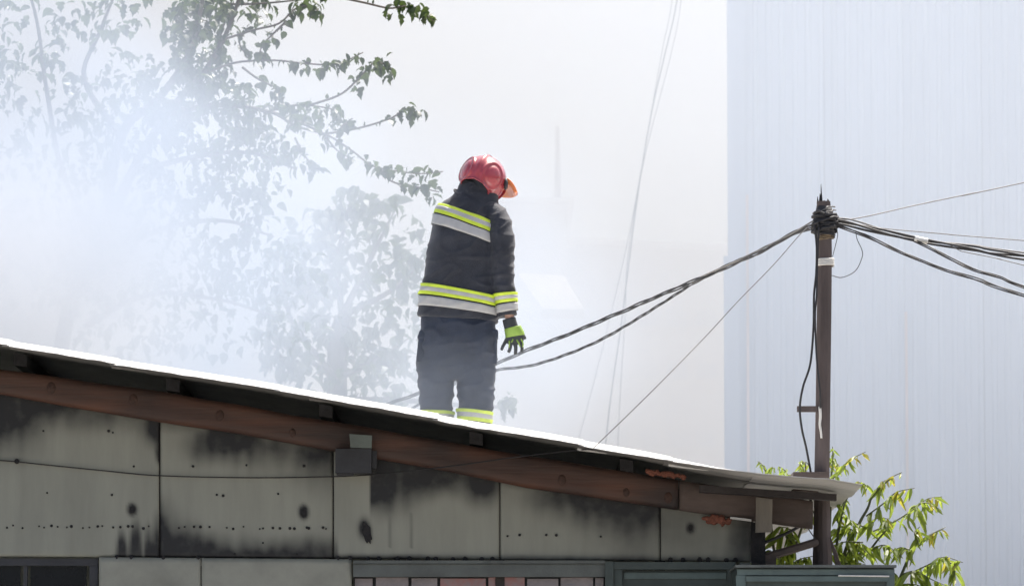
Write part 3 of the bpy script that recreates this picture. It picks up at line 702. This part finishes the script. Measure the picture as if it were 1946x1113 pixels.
for cx_, cy_, rx, ry, n in CL:
    for k in range(int(n * 1.7)):
        a = random.uniform(0, 2 * pi); r = sqrt(random.random()); z = random.gauss(0, .35)
        px, py = cx_ + cos(a) * r * rx * 1.1, cy_ + sin(a) * r * ry * 1.1
        if mnoise.noise(Vector((px * .018, py * .018, z))) < -.18: continue
        t1.leaf(P(px, py, Y1 + z), random.uniform(.042, .10))
t1.finish(M['leaf'])
Y2 = 37.0
t2 = Tree('mulberry_tree', (P(640, 900, Y2).x, Y2, 0), 'lower round tree standing behind the firefighter in thick smoke', 'tree')
bx = t2.root.location.x
t2.limb([(bx, Y2, 0), (bx + .03, Y2, 2), P(640, 720, Y2), P(650, 600, Y2)], .13, .06, 'trunk')
B2 = [[(650, 600), (640, 500), (655, 430), (665, 380)], [(650, 600), (700, 500), (730, 440), (750, 400)], [(650, 600), (730, 560), (780, 520), (805, 480)], [(640, 720), (560, 620), (540, 540), (545, 470)], [(640, 720), (720, 680), (780, 640)], [(640, 760), (760, 760), (880, 770), (955, 772), (975, 760)], [(640, 720), (580, 680), (540, 660)]]
for b in B2: t2.limb([P(x, y, Y2 + random.uniform(-.2, .2)) for x, y in b], .028, .006)
CL2 = [(665, 375, 38, 28, 34, 1), (730, 400, 45, 40, 34, 1), (645, 430, 60, 45, 60, 0), (770, 460, 50, 50, 34, 1), (590, 430, 50, 40, 40, 0), (700, 490, 80, 55, 75, 0), (580, 510, 80, 60, 100, 0), (780, 520, 35, 40, 34, 1), (650, 580, 120, 60, 110, 0), (740, 620, 60, 60, 50, 0), (620, 670, 130, 60, 160, 0), (740, 710, 60, 50, 45, 0), (540, 620, 60, 80, 70, 0), (962, 766, 17, 17, 16, 1), (660, 760, 120, 40, 90, 0)]
for cx_, cy_, rx, ry, n, sg in CL2:
    for k in range(n):
        a = random.uniform(0, 2 * pi); r = sqrt(random.random()); z = random.gauss(0, .35 if cx_ < 900 else .05)
        px, py = cx_ + cos(a) * r * rx, cy_ + sin(a) * r * ry
        t2.leaf(P(px, py, Y2 + z), random.uniform(.08, .145), bool(sg))
t2.finish(M['leaf'])

# saplings with long feathered leaves beside the pole
SL = [leaf_mesh('leaflet', M['leaf2'], 2), leaf_mesh('leaflet', M['leaf2'], 2)]; SY = [leaf_mesh('leaflet', M['leaf3'], 2)]
def leaflet(tree, p, side, size, young):
    me = SY[0] if young else SL[0]
    m = Matrix.Translation(p) @ Matrix.Rotation(random.uniform(-.5, .5) + (0 if side.y < 0 else pi), 4, 'Z') @ Matrix.Rotation(random.uniform(-.9, .9), 4, 'Y') @ Matrix.Rotation(random.uniform(.1, 1.1), 4, 'X') @ Matrix.Rotation(random.uniform(-.6, .6), 4, 'Z') @ Matrix.Diagonal((size * .68, size * 1.1, size * 1.1, 1))
    if tree.nleaf < 300:
        o = link('leaflet', me, tree.root); o.matrix_basis = m; tree.nleaf += 1
    else:
        b = len(tree.bulkV); tree.bulkV += [m @ v.co for v in me.vertices]; tree.bulkF += [tuple(i + b for i in f.vertices) for f in me.polygons]
def frond(tree, pts, Y, n, size=.115, young=.3, start=.1):
    n = int(n * 1.15)
    dy = random.uniform(-.05, .05)
    o, c = tree.limb([P(x, y, Y + dy * k) for k, (x, y) in enumerate(pts)], .0045, .002, 'leaf_stalk', 'stem', 6)
    for k in range(n):
        t = lerp(start, 1, (k + .5) / n); p = c[min(len(c) - 1, int(t * (len(c) - 1)))]
        for sd in (-1, 1):
            q = p + Vector((random.uniform(-.008, .008), sd * random.uniform(.0, .03), random.uniform(-.006, .006)))
            leaflet(tree, q, Vector((0, sd, 0)), size * random.uniform(.75, 1.25) * (1 - .55 * max(0, t - .55)), t > 1 - young and random.random() < .5)
def sapling(base_px, Y, label, stems, fronds):
    t = Tree('sapling', (P(base_px, 1100, Y).x, Y, 0), label, 'sapling', 'saplings beside the pole')
    b = t.root.location
    for i, s in enumerate(stems):
        pts = [P(x, y, Y) for x, y in s]
        t.limb([Vector((b.x + .03 * i, b.y, 0)), Vector((lerp(b.x, pts[0].x, .5), b.y, pts[0].z * .5))] + pts, .014, .004, 'stem', 'stem')
    for f in fronds: frond(t, f[0], Y + random.uniform(-.12, .12), f[1], *(f[2:]))
    t.finish(M['leaf2'])
YS = 25.7
sapling(1640, YS, 'green sapling with feathered leaves and yellow tips right beside the pole', [[(1600, 1110), (1628, 1007), (1649, 965), (1660, 938), (1697, 905)], [(1620, 1110), (1655, 1043), (1690, 1000)], [(1590, 1100), (1600, 980), (1612, 940)]],
        [([(1583, 909), (1600, 890), (1616, 873), (1645, 858)], 8, .09, .35), ([(1660, 938), (1680, 918), (1697, 905), (1714, 897)], 6, .075, .6), ([(1650, 925), (1640, 918), (1628, 915)], 4, .09, .4), ([(1662, 935), (1672, 922), (1682, 912)], 5, .1, .4), ([(1646, 980), (1679, 956), (1703, 935), (1738, 927)], 9, .1, .35),
         ([(1640, 1000), (1612, 985), (1590, 950)], 7, .1, .1), ([(1628, 1010), (1600, 1000), (1580, 1015)], 7, .11, 0), ([(1655, 1043), (1630, 1035), (1600, 1065)], 8, .12, 0), ([(1655, 1043), (1680, 1035), (1700, 1045)], 7, .11, .1), ([(1640, 1005), (1665, 985), (1690, 985)], 7, .12, .1), ([(1640, 1030), (1600, 1030), (1570, 1050)], 7, .12, .1), ([(1600, 1070), (1615, 1045), (1634, 1028)], 6, .11, .1), ([(1610, 940), (1598, 965), (1588, 990)], 6, .09, .1), ([(1600, 1072), (1620, 1068), (1645, 1072)], 5, .08, .6)])
sapling(1720, YS + .1, 'taller feathered sapling spreading away from the pole with orange young tips', [[(1690, 1113), (1706, 1106), (1733, 1046), (1757, 1022), (1793, 1003)]],
        [([(1649, 1013), (1697, 992), (1739, 965), (1763, 947), (1790, 943)], 13, .12, .25), ([(1733, 965), (1752, 955), (1772, 958), (1785, 968)], 6, .09, .3), ([(1745, 1030), (1738, 1012), (1748, 1000)], 5, .1, .3), ([(1757, 1022), (1775, 1012), (1797, 1001)], 5, .07, .8), ([(1733, 1046), (1710, 1040), (1685, 1055)], 7, .1, 0), ([(1718, 1094), (1763, 1073), (1793, 1058), (1830, 1068)], 12, .12, .25), ([(1715, 1090), (1740, 1085), (1770, 1100), (1800, 1113)], 8, .13, .15), ([(1710, 1100), (1690, 1080), (1670, 1075)], 6, .1, 0), ([(1705, 1110), (1740, 1110), (1770, 1125)], 7, .12, 0), ([(1793, 1060), (1812, 1075), (1815, 1100)], 6, .11, .2)])
sapling(1500, YS + .2, 'small sapling showing under the roof end between shed corner and pole', [[(1505, 1100), (1512, 1040), (1535, 960), (1530, 880)], [(1480, 1100), (1470, 1040), (1462, 960), (1455, 895)]],
        [([(1512, 1040), (1490, 1015), (1465, 1010)], 7, .12, 0), ([(1510, 1050), (1490, 1050), (1460, 1070)], 7, .13, 0), ([(1500, 1075), (1520, 1062), (1550, 1055)], 7, .13, .1), ([(1512, 1030), (1500, 1005), (1480, 1000)], 6, .12, 0), ([(1535, 960), (1545, 970), (1550, 990)], 4, .1, 0), ([(1480, 1060), (1460, 1045), (1445, 1060)], 6, .12, 0),
         ([(1455, 895), (1448, 882), (1440, 876)], 4, .05, 0), ([(1458, 897), (1466, 888), (1472, 890)], 4, .06, 0), ([(1500, 905), (1490, 892), (1480, 886)], 5, .07, 0), ([(1530, 880), (1524, 876), (1520, 880)], 3, .05, .5), ([(1530, 900), (1522, 884), (1532, 878), (1540, 890)], 4, .07, .8), ([(1500, 905), (1510, 897), (1516, 899)], 4, .06, 0)])
sapling(1580, YS + .3, 'thin sapling tip poking up directly behind the pole', [[(1575, 1100), (1578, 960), (1580, 900), (1583, 858)]], [([(1583, 885), (1583, 866), (1582, 848)], 6, .06, 0), ([(1580, 890), (1574, 880), (1570, 860)], 3, .05, .8), ([(1582, 885), (1590, 880), (1596, 888)], 3, .05, .9)])

# ------------------------------------------------------------------ firefighter
YM = 27.8; KM = PXM(YM)
fx = P(868, 880, YM).x
footz = roofz(fx, YM) + .03
person = thing('person', (fx, YM, footz), 'firefighter in navy suit with lime stripes and red helmet standing on roof', 'person')
def Q(px, py, dy=0.0):
    p = P(px, py, YM); return Vector((p.x, YM + dy, p.z))
def wrinkle(p, amp=.006):
    q = p * 5.0
    n = mnoise.noise(Vector((q.x * 1.1, q.y, q.z * .9))) + .5 * mnoise.noise(Vector((q.x * 2.6 + 9, q.y * 2, q.z * 1.7)))
    f = 1 - abs(mnoise.noise(Vector((q.x * 1.0 + q.z * 1.1, q.y * .8, q.z * 2.6 - q.x * .9 + 3)))) * 2.2
    return (n + .9 * (max(0, f) ** 2 - .35)) * amp
# torso control rings: centre px,py, dy, half width px, half depth m, tilt
TR = [(870, 606, 0, 77, .165, 5), (871, 596, 0, 76.5, .168, 7), (872, 582, 0, 76, .17, 9), (875, 557, 0, 74, .17, 10.5), (879, 514, .01, 72, .165, 13), (884, 474, .02, 71, .165, 17), (889, 442, .03, 70, .16, 20), (893, 417, .04, 66, .148, 21), (898, 399, .05, 58, .125, 19), (903, 383, .055, 46, .10, 17), (906, 370, .06, 38, .082, 16)]
def torso_ring(py, off=0.0, n=40):
    q = [(-r[1], r) for r in TR]; v = -py
    for i in range(len(q) - 1):
        if q[i][0] <= v <= q[i + 1][0] or (i == 0 and v < q[0][0]) or (i == len(q) - 2 and v > q[-1][0]):
            t = (v - q[i][0]) / (q[i + 1][0] - q[i][0])
            a, b = q[i][1], q[i + 1][1]
            pa = TR[max(0, i - 1)]; pb_ = TR[min(len(TR) - 1, i + 2)]
            cc = [.5 * ((2 * a[m]) + (b[m] - pa[m]) * t + (2 * pa[m] - 5 * a[m] + 4 * b[m] - pb_[m]) * t * t + (3 * a[m] - pa[m] - 3 * b[m] + pb_[m]) * t ** 3) for m in range(6)]
            return ering(Q(cc[0], py, cc[2]), cc[3] / KM, cc[4], cc[5], n, 2.5, 0, off)
def limbrings(pts, n=24, sub=6, off=0.0):
    # pts: (px,py,dy,rx px, ry m, tilt)
    out = []
    for i in range(len(pts) - 1):
        pa, a, b, pb_ = pts[max(0, i - 1)], pts[i], pts[i + 1], pts[min(len(pts) - 1, i + 2)]
        for k in range(sub + (1 if i == len(pts) - 2 else 0)):
            t = k / sub
            cc = [.5 * ((2 * a[m]) + (b[m] - pa[m]) * t + (2 * pa[m] - 5 * a[m] + 4 * b[m] - pb_[m]) * t * t + (3 * a[m] - pa[m] - 3 * b[m] + pb_[m]) * t ** 3) for m in range(6)]
            out.append((cc, ering(Q(cc[0], cc[1], cc[2]), cc[3] / KM, cc[4], cc[5], n, 2.1, 0, off)))
    return out
torso = loft([torso_ring(py) for py in range(608, 366, -6)])
ARM_R = [(922, 404, .03, 25, .09, -72), (944, 419, -.02, 27, .09, -46), (951, 441, -.06, 25.5, .085, -14), (953, 470, -.08, 24, .08, 4), (953, 510, -.09, 23.5, .078, 0), (956, 545, -.09, 21, .07, -3), (961, 575, -.08, 19, .062, -8), (963, 596, -.07, 19.5, .062, -10), (963, 604, -.07, 19, .06, -10)]
ARM_L = [(866, 402, .05, 22, .08, 65), (851, 416, .08, 23, .085, 40), (846, 435, .11, 22, .08, 12), (842, 470, .17, 23, .078, 0), (846, 500, .26, 22, .07, 10), (862, 525, .36, 19, .06, 40), (885, 540, .44, 16, .05, 60)]
sleeveR = limbrings(ARM_R); sleeveL = limbrings(ARM_L)
def finish_cloth(vf, vox, mat, amp, sm=4):
    me = mesh_of('c', vf[0], vf[1]); me = bake(me, [('REMESH', dict(mode='VOXEL', voxel_size=vox)), ('SMOOTH', dict(factor=.5, iterations=sm))])
    nr = [v.normal.copy() for v in me.vertices]
    for v, n in zip(me.vertices, nr): v.co = v.co + n * wrinkle(v.co, amp)
    me.materials.clear(); me.materials.append(mat); me.update(); return me
jk = link('jacket', finish_cloth(merge(torso, loft([r for _, r in sleeveR]), loft([r for _, r in sleeveL])), .0085, M['cloth'], .0095), person)
def band(pyA, pyB, mat, name, parent, ring_fn, k0=None, k1=None, n=96, off=.009):
    V, Fc = [], []; m = 5
    for j in range(m):
        rg = ring_fn(lerp(pyA, pyB, j / (m - 1)), off, n)
        idx = list(range(n)) if k0 is None else [i % n for i in range(k0, k1 + 1)]
        for i in idx:
            p = rg[i]; V.append(p)
    w_ = n if k0 is None else k1 - k0 + 1
    c = sum((Vector(v) for v in V), Vector()) / len(V)
    for j in range(m - 1):
        for i in range(w_ if k0 is None else w_ - 1):
            i2 = (i + 1) % w_; Fc.append((j * w_ + i, j * w_ + i2, (j + 1) * w_ + i2, (j + 1) * w_ + i))
    me = mesh_of(name, V, Fc); me.update()
    nr = [v.normal.copy() for v in me.vertices]
    for v in me.vertices:
        d = (v.co - c); d.z *= .2; d.normalize(); v.co += d * wrinkle(v.co, .0095)
    me = bake(me, [('SOLIDIFY', dict(thickness=.004, offset=0))]); me.materials.clear(); me.materials.append(mat)
    return link(name, me, parent)
# chest tape on the back (u: k=0 is +x, k=n/2 is -x, camera side is -y => k in n/2..n)
for a, b, m_ in [(408, 413.5, 'yel'), (413.5, 421.5, 'sil'), (421.5, 428, 'yel'), (431, 449, 'sil')]:
    band(b, a, M[m_], 'reflective_tape', jk, torso_ring, 44, 88)
for a, b, m_ in [(553, 559, 'yel'), (559, 566.5, 'sil'), (566.5, 572.5, 'yel'), (575.5, 592, 'sil')]:
    band(b, a, M[m_], 'reflective_tape', jk, torso_ring)
def limb_fn(pts):
    data = limbrings(pts, 24, 12)
    def fn(py, off, n):
        best = None
        for i in range(len(data) - 1):
            a, b = data[i][0], data[i + 1][0]
            if a[1] <= py <= b[1]:
                t = (py - a[1]) / (b[1] - a[1]); cc = [lerp(a[m], b[m], t) for m in range(6)]; best = cc
        cc = best or data[-1][0]
        return ering(Q(cc[0], py, cc[2]), cc[3] / KM, cc[4], cc[5], n, 2.1, 0, off)
    return fn
for a, b, m_ in [(560, 565.5, 'yel'), (565.5, 572, 'sil'), (572, 578, 'yel'), (580.5, 595, 'sil')]:
    band(b, a, M[m_], 'reflective_tape', jk, limb_fn(ARM_R))
# collar
cl = []
for i in range(9):
    t = i / 8; py = lerp(384, 350, t)
    cl.append(ering(Q(lerp(905, 912, t), py, lerp(.055, .075, t)), lerp(46, 38, t ** .7) / KM, lerp(.10, .095, t), lerp(17, 22, t), 40, 2.2, 0, 0))
inner = [ering(Q(911, 350, .075), 33 / KM, .085, 22, 40, 2.2), ering(Q(908, 364, .07), 32 / KM, .08, 20, 40, 2.2)]
me = bake(mesh_of('collar', *loft(cl + inner, False), M['cloth']), [('SUBSURF', dict(levels=1, render_levels=1))])
for v in me.vertices: v.co += v.normal * wrinkle(v.co * 2, .003)
link('collar', me, jk)
# back yoke seam and hem
def seam(pts, r=.0022): return tube(crom(pts, 6), r, 5)
# trousers
LEG_L = [(836, 606, .0, 38, .12, 2), (834, 650, .01, 39, .125, 2), (831, 700, .01, 36, .12, 1), (829, 745, 0, 33.5, .11, 0), (828, 790, 0, 31, .10, 2), (827, 840, 0, 29, .095, 0), (827, 872, 0, 29, .095, 0)]
LEG_R = [(904, 606, -.02, 40, .12, 2), (906, 650, -.03, 41, .125, 3), (907, 700, -.03, 38, .12, 3), (905, 745, -.04, 36, .11, 4), (902, 792, -.05, 29.5, .10, 6), (900, 840, -.05, 28, .095, 3), (899, 872, -.05, 28, .095, 0)]
PEL = [(871, 585, 0, 70, .15, 4), (871, 620, 0, 73, .155, 3), (870, 660, 0, 73, .15, 2), (869, 700, -.01, 70, .125, 2), (868, 722, -.01, 60, .08, 2)]
rg = lambda pts: loft([r for _, r in limbrings(pts)])
ts = link('trousers', finish_cloth(merge(rg(LEG_L), rg(LEG_R), rg(PEL)), .0085, M['cloth2'], .014, 4), person)
for pts in (LEG_L, LEG_R):
    for a, b, m_ in [(781, 787, 'yel'), (787, 795.5, 'sil'), (795.5, 802.5, 'yel')]:
        band(b, a, M[m_], 'reflective_tape', ts, limb_fn(pts), off=.012)
def pocket(l, r, t, b, y0, y1, name='pocket'):
    pts = [Q(l + 4, t, y0), Q(r, t, y0), Q(r, b, y0), Q(l - 2, b, y0)]
    v, f = prism(pts, (0, y1 - y0, 0)); me = bake(mesh_of(name, v, f, M['cloth2']), [('BEVEL', dict(width=.012, segments=3)), ('SUBSURF', dict(levels=1, render_levels=1))])
    return link(name, me, ts)
pocket(792, 812, 640, 690, -.07, .10); pocket(794, 812, 628, 645, -.075, .105, 'pocket_flap')
pocket(922, 945, 642, 694, -.10, .05); pocket(920, 947, 628, 646, -.105, .055, 'pocket_flap')
# boots
for cx_, dy in ((827, 0), (899, -.05)):
    c = Q(cx_, 880, dy); bz = footz
    rings = []
    for z, hw, y0, y1 in [(.0, .055, -.10, .20), (.03, .058, -.105, .205), (.08, .055, -.10, .18), (.14, .058, -.09, .08), (.24, .06, -.08, .08)]:
        rings.append([Vector((c.x + cos(a) * hw, c.y + (y0 + y1) / 2 + sin(a) * (y1 - y0) / 2, bz - .004 + z)) for a in [2 * pi * k / 20 for k in range(20)]])
    obj('boot', loft(rings), M['boot'], person, True)
# body under the suit: one skinned figure
sk = {}
J = dict(pel=Q(870, 610), sp=Q(878, 520, .01), ch=Q(892, 440, .04), nk=Q(908, 375, .07), hd=Q(917, 345, .09), ht=Q(921, 318, .09), hf=Q(934, 350, .15), hn=Q(941, 346, .18),
         rs=Q(928, 424, .0), re=Q(954, 510, -.09), rw=Q(968, 604, -.07), rh=Q(976, 628, -.075), ls=Q(852, 408, .06), le=Q(844, 495, .24), lw=Q(888, 542, .45), lh=Q(905, 548, .5),
         rk=Q(905, 745, -.03), ra=Q(900, 868, -.04), rt=Q(899, 880, .08), lk=Q(829, 745), la=Q(827, 868), lt=Q(827, 880, .12), rp=Q(898, 640, -.01), lp=Q(840, 640))
R_ = dict(pel=.11, sp=.10, ch=.11, nk=.052, hd=.08, ht=.07, hf=.045, hn=.014, rs=.045, re=.042, rw=.030, rh=.022, ls=.055, le=.042, lw=.03, lh=.025, rk=.055, ra=.04, rt=.03, lk=.055, la=.04, lt=.03, rp=.08, lp=.08)
E = [('pel', 'sp'), ('sp', 'ch'), ('ch', 'nk'), ('nk', 'hd'), ('hd', 'ht'), ('hd', 'hf'), ('hf', 'hn'), ('ch', 'rs'), ('rs', 're'), ('re', 'rw'), ('rw', 'rh'), ('ch', 'ls'), ('ls', 'le'), ('le', 'lw'), ('lw', 'lh'), ('pel', 'rp'), ('rp', 'rk'), ('rk', 'ra'), ('ra', 'rt'), ('pel', 'lp'), ('lp', 'lk'), ('lk', 'la'), ('la', 'lt')]
names = list(J); me = bpy.data.meshes.new('body'); me.from_pydata([tuple(J[k]) for k in names], [(names.index(a), names.index(b)) for a, b in E], [])
tmp = bpy.data.objects.new('tmpb', me); col.objects.link(tmp)
md = tmp.modifiers.new('s', 'SKIN'); 
for i, k in enumerate(names):
    me.skin_vertices[0].data[i].radius = (R_[k], R_[k]); me.skin_vertices[0].data[i].use_root = (k == 'pel')
ss = tmp.modifiers.new('u', 'SUBSURF'); ss.levels = ss.render_levels = 2
dg = bpy.context.evaluated_depsgraph_get(); dg.update(); bme = bpy.data.meshes.new_from_object(tmp.evaluated_get(dg)); bpy.data.objects.remove(tmp)
bme.materials.clear(); bme.materials.append(M['skin'])
for p in bme.polygons: p.use_smooth = True
link('body', bme, person)
# glove (right hand): cuff, palm, five fingers fused into one surface
gd = -.075
def fing(pts, r): return tube(crom([Q(x, y, gd + d) for x, y, d in pts], 4), r, 8)
gl = merge(loft([r for _, r in limbrings([(967, 607, gd, 13, .036, -14), (971, 622, gd, 13.5, .035, -14), (977, 636, gd, 14, .032, -10)], 16, 4)]),
           loft([r for _, r in limbrings([(976, 630, gd, 15, .028, -8), (978, 641, gd, 17.5, .026, -4), (978, 651, gd, 17, .022, 0), (978, 656, gd, 13, .016, 0)], 16, 4)]),
           fing([(964, 645, 0), (958, 656, -.01), (955, 662, -.012), (953, 668, -.01)], [.012, .0095]),
           fing([(970, 648, 0), (970, 658, -.014), (969, 666, -.018), (966, 672, -.015)], [.0125, .0105]),
           fing([(979, 650, 0), (980, 660, -.014), (980, 669, -.016), (979, 676, -.012)], [.0125, .0105]),
           fing([(988, 648, 0), (991, 658, -.012), (992, 665, -.015), (991, 671, -.012)], [.012, .010]),
           fing([(990, 632, .0), (995, 640, .015), (998, 646, .02)], [.013, .010]))
me = bake(mesh_of('glove', *gl), [('REMESH', dict(mode='VOXEL', voxel_size=.0042)), ('SMOOTH', dict(factor=.5, iterations=3))]); me.materials.clear(); me.materials.append(M['glove'])
gv = link('glove', me, person)
gp = [(974, 624, gd, 15, .037, -14), (976, 630, gd, 16, .036, -13), (978, 636, gd, 17, .034, -12), (979, 641, gd, 17.5, .031, -10)]
obj('glove_band', loft([r for _, r in limbrings(gp, 20, 3, .004)]), M['glove_y'], gv, True)
for pts in ([(968, 650, -.018), (968, 658, -.026), (967, 663, -.028)], [(982, 648, -.02), (986, 655, -.026), (988, 661, -.026)], [(975, 647, -.022), (972, 653, -.03)], [(990, 646, -.014), (994, 655, -.022), (993, 662, -.026)]):
    obj('knuckle_pad', tube(crom([Q(x, y, gd + d) for x, y, d in pts], 4), [.005, .0035], 7), M['glove_y'], gv, True)
# left glove, hidden in front of the body
obj('glove', merge(sphere(Q(900, 547, .48), (.045, .05, .04), 12, 8), *[tube([Q(905 + i * 2, 552 - i * 6, .50), Q(912 + i * 2, 560 - i * 6, .55), Q(908 + i * 2, 568 - i * 6, .58)], .011, 7) for i in range(4)], tube([Q(895, 540, .50), Q(893, 533, .55)], .012, 7)), M['glove'], person, True)
# helmet
HC = Q(918, 338, .095); roll = radians(17); hyaw = radians(17)
RH = Matrix.Translation(HC) @ Matrix.Rotation(roll, 4, 'Y') @ Matrix.Rotation(-hyaw, 4, 'Z') @ Matrix.Rotation(radians(-6), 4, 'X')
def helm_r(az, el):            # az 0 = back (-y), positive towards the right ear; returns radius
    r = .142
    for s in (-1, 1):
        da = (az - s * radians(43)) / radians(27); de = (el - radians(6)) / radians(33)
        d = sqrt(da * da + de * de)
        r += .011 * math.exp(-((d - 1) / .11) ** 2) + .007 * (1 - sstep(.5, .95, d))
    r += .011 * math.exp(-(az / radians(8.5)) ** 2) * sstep(radians(-20), radians(25), el) * (1 - .3 * sstep(60, 88, math.degrees(el)))
    return r
def helm_bot(az):              # lowest elevation of the shell
    d = abs(math.degrees(az))
    return radians(interp([(0, -16), (25, -21), (45, -32), (58, -46), (74, -62), (92, -64), (106, -46), (118, -6), (128, 14), (180, 18)], d))
V, Fc = [], []; NU, NV = 144, 60
for j in range(NV + 1):
    for i in range(NU):
        az = -pi + 2 * pi * i / NU; el = lerp(helm_bot(az), pi / 2 * .999, j / NV)
        r = helm_r(az, el)
        flare = 1 + .06 * math.exp(-j / 2.2)
        V.append(RH @ Vector((r * cos(el) * sin(az) * .96 * flare, -r * cos(el) * cos(az) * 1.10 * flare, r * sin(el) * 1.02)))
for j in range(NV):
    for i in range(NU):
        i2 = (i + 1) % NU; Fc.append((j * NU + i, j * NU + i2, (j + 1) * NU + i2, (j + 1) * NU + i))
me = bake(mesh_of('helmet', V, Fc, M['helm']), [('SOLIDIFY', dict(thickness=.006, offset=-1))])
hm = link('helmet', me, person)
rim = [V[i] for i in range(NU)]
obj('rim', tube(rim + [rim[0]], .0045, 6), M['helm'], hm, True)
# raised orange visor around the brow
vv, vf = [], []
for j in range(5):
    for i in range(41):
        az = radians(lerp(93, 236, i / 40)); el = radians(lerp(18, -5, j / 4))
        r = lerp(.146, .222 if i < 28 else lerp(.222, .16, (i - 28) / 12), j / 4)
        vv.append(RH @ Vector((r * cos(el) * sin(az) * .97, -r * cos(el) * cos(az) * 1.1, r * sin(el))))
for j in range(4):
    for i in range(40): a = j * 41 + i; vf.append((a, a + 1, a + 42, a + 41))
me = bake(mesh_of('visor', vv, vf, M['visor']), [('SOLIDIFY', dict(thickness=.020, offset=0)), ('BEVEL', dict(width=.005, segments=2))]); link('visor', me, hm)
for s in (-1, 1):
    az = s * radians(93); c = RH @ Vector((.141 * sin(az), -.15 * cos(az), .012))
    obj('visor_pivot', sphere(c, (.014, .03, .036), 12, 8), M['dark'], hm, True)
obj('balaclava', loft([ering(HC + Vector((lerp(-.02, .0, t), -.01, lerp(-.14, .03, t))), .112 - .03 * abs(t - .5), .112 - .03 * abs(t - .5), 14, 24, 2) for t in [k / 6 for k in range(7)]]), M['cloth'], hm, True)
st = [RH @ Vector((-.136, .01, -.10)), RH @ Vector((-.135, -.045, -.115)), Q(868, 369, -.01), Q(880, 372, -.02)]
obj('chin_strap', tube(crom(st, 6), .006, 6), M['dark'], hm, True)

# ------------------------------------------------------------------ smoke
SMOKE_COL = (.88, .935, 1.0, 1); SMOKE_BLUE = (.585, .655, .755, 1)
def smoke_near_material():
    m, n, out = newmat('smoke_near'); L = n.links.new
    v = n.nodes.new('ShaderNodeVolumePrincipled'); L(v.outputs[0], out.inputs['Volume'])
    v.inputs['Anisotropy'].default_value = 0
    cm = n.nodes.new('ShaderNodeMix'); cm.data_type = 'RGBA'; cm.inputs[6].default_value = SMOKE_BLUE; cm.inputs[7].default_value = (.975, .985, 1, 1); L(cm.outputs[2], v.inputs['Color'])
    tc = n.nodes.new('ShaderNodeTexCoord'); pos = tc.outputs['Object']
    nz = n.nodes.new('ShaderNodeTexNoise'); nz.inputs['Scale'].default_value = .65; nz.inputs['Detail'].default_value = 2; nz.inputs['Roughness'].default_value = .55
    L(pos, nz.inputs['Vector'])
    mr = n.nodes.new('ShaderNodeMapRange'); mr.inputs[1].default_value = .38; mr.inputs[2].default_value = .64; mr.inputs[3].default_value = .22; mr.inputs[4].default_value = 1.75
    L(nz.outputs[0], mr.inputs[0])
    acc = None
    BL = [(P(30, 580, 29.6), (1.6, 2.2, 1.35), .9), (P(210, 540, 29.5), (3.1, 2.9, 2.2), .44), (P(0, 190, 29.6), (2.0, 2.4, 2.0), .42), (P(670, 620, 30), (2.5, 2.4, 1.7), .36), (P(860, 770, 27.1), (1.2, .75, .55), .16)]
    for c, r, a in BL:
        s = n.nodes.new('ShaderNodeVectorMath'); s.operation = 'SUBTRACT'; L(pos, s.inputs[0]); s.inputs[1].default_value = c
        d = n.nodes.new('ShaderNodeVectorMath'); d.operation = 'DIVIDE'; L(s.outputs[0], d.inputs[0]); d.inputs[1].default_value = r
        l = n.nodes.new('ShaderNodeVectorMath'); l.operation = 'LENGTH'; L(d.outputs[0], l.inputs[0])
        k = n.nodes.new('ShaderNodeMapRange'); k.interpolation_type = 'SMOOTHSTEP'
        k.inputs[1].default_value = 1; k.inputs[2].default_value = .15; k.inputs[3].default_value = 0; k.inputs[4].default_value = a
        L(l.outputs['Value'], k.inputs[0])
        if acc is None: acc = k.outputs[0]; L(k.outputs[0], cm.inputs[0])
        else:
            ad = n.nodes.new('ShaderNodeMath'); ad.operation = 'ADD'; L(acc, ad.inputs[0]); L(k.outputs[0], ad.inputs[1]); acc = ad.outputs[0]
    mu = n.nodes.new('ShaderNodeMath'); mu.operation = 'MULTIPLY'; L(acc, mu.inputs[0]); L(mr.outputs[0], mu.inputs[1])
    L(mu.outputs[0], v.inputs['Density'])
    m.cycles.volume_step_rate = 1.4
    return m
def smoke_even_material(name, dens, c=SMOKE_COL):
    m, n, out = newmat(name); v = n.nodes.new('ShaderNodeVolumePrincipled'); n.links.new(v.outputs[0], out.inputs['Volume'])
    v.inputs['Color'].default_value = c; v.inputs['Density'].default_value = dens; v.inputs['Anisotropy'].default_value = 0
    m.cycles.homogeneous_volume = True
    return m
tag(obj('smoke', box(-6.2, 1.1, 26.3, 32.3, 3.45, 8.3), smoke_near_material()), 'thick pale blue smoke billowing over the shed roof in front of the tree', 'smoke', kind='stuff')
tag(obj('smoke', sphere(P(1420, 230, 36.4), (4.5, 2.6, 4.6), 48, 32), smoke_even_material('smoke_thin', .15), None, True), 'thin smoke veil drifting in front of the ribbed metal building', 'smoke', kind='stuff')
tag(obj('smoke', box(-22, 9, 46, 62, .05, 20), smoke_even_material('smoke_far', .085, (.685, .665, .635, 1)), None), 'even smoke bank hiding the buildings beyond', 'smoke', kind='stuff')
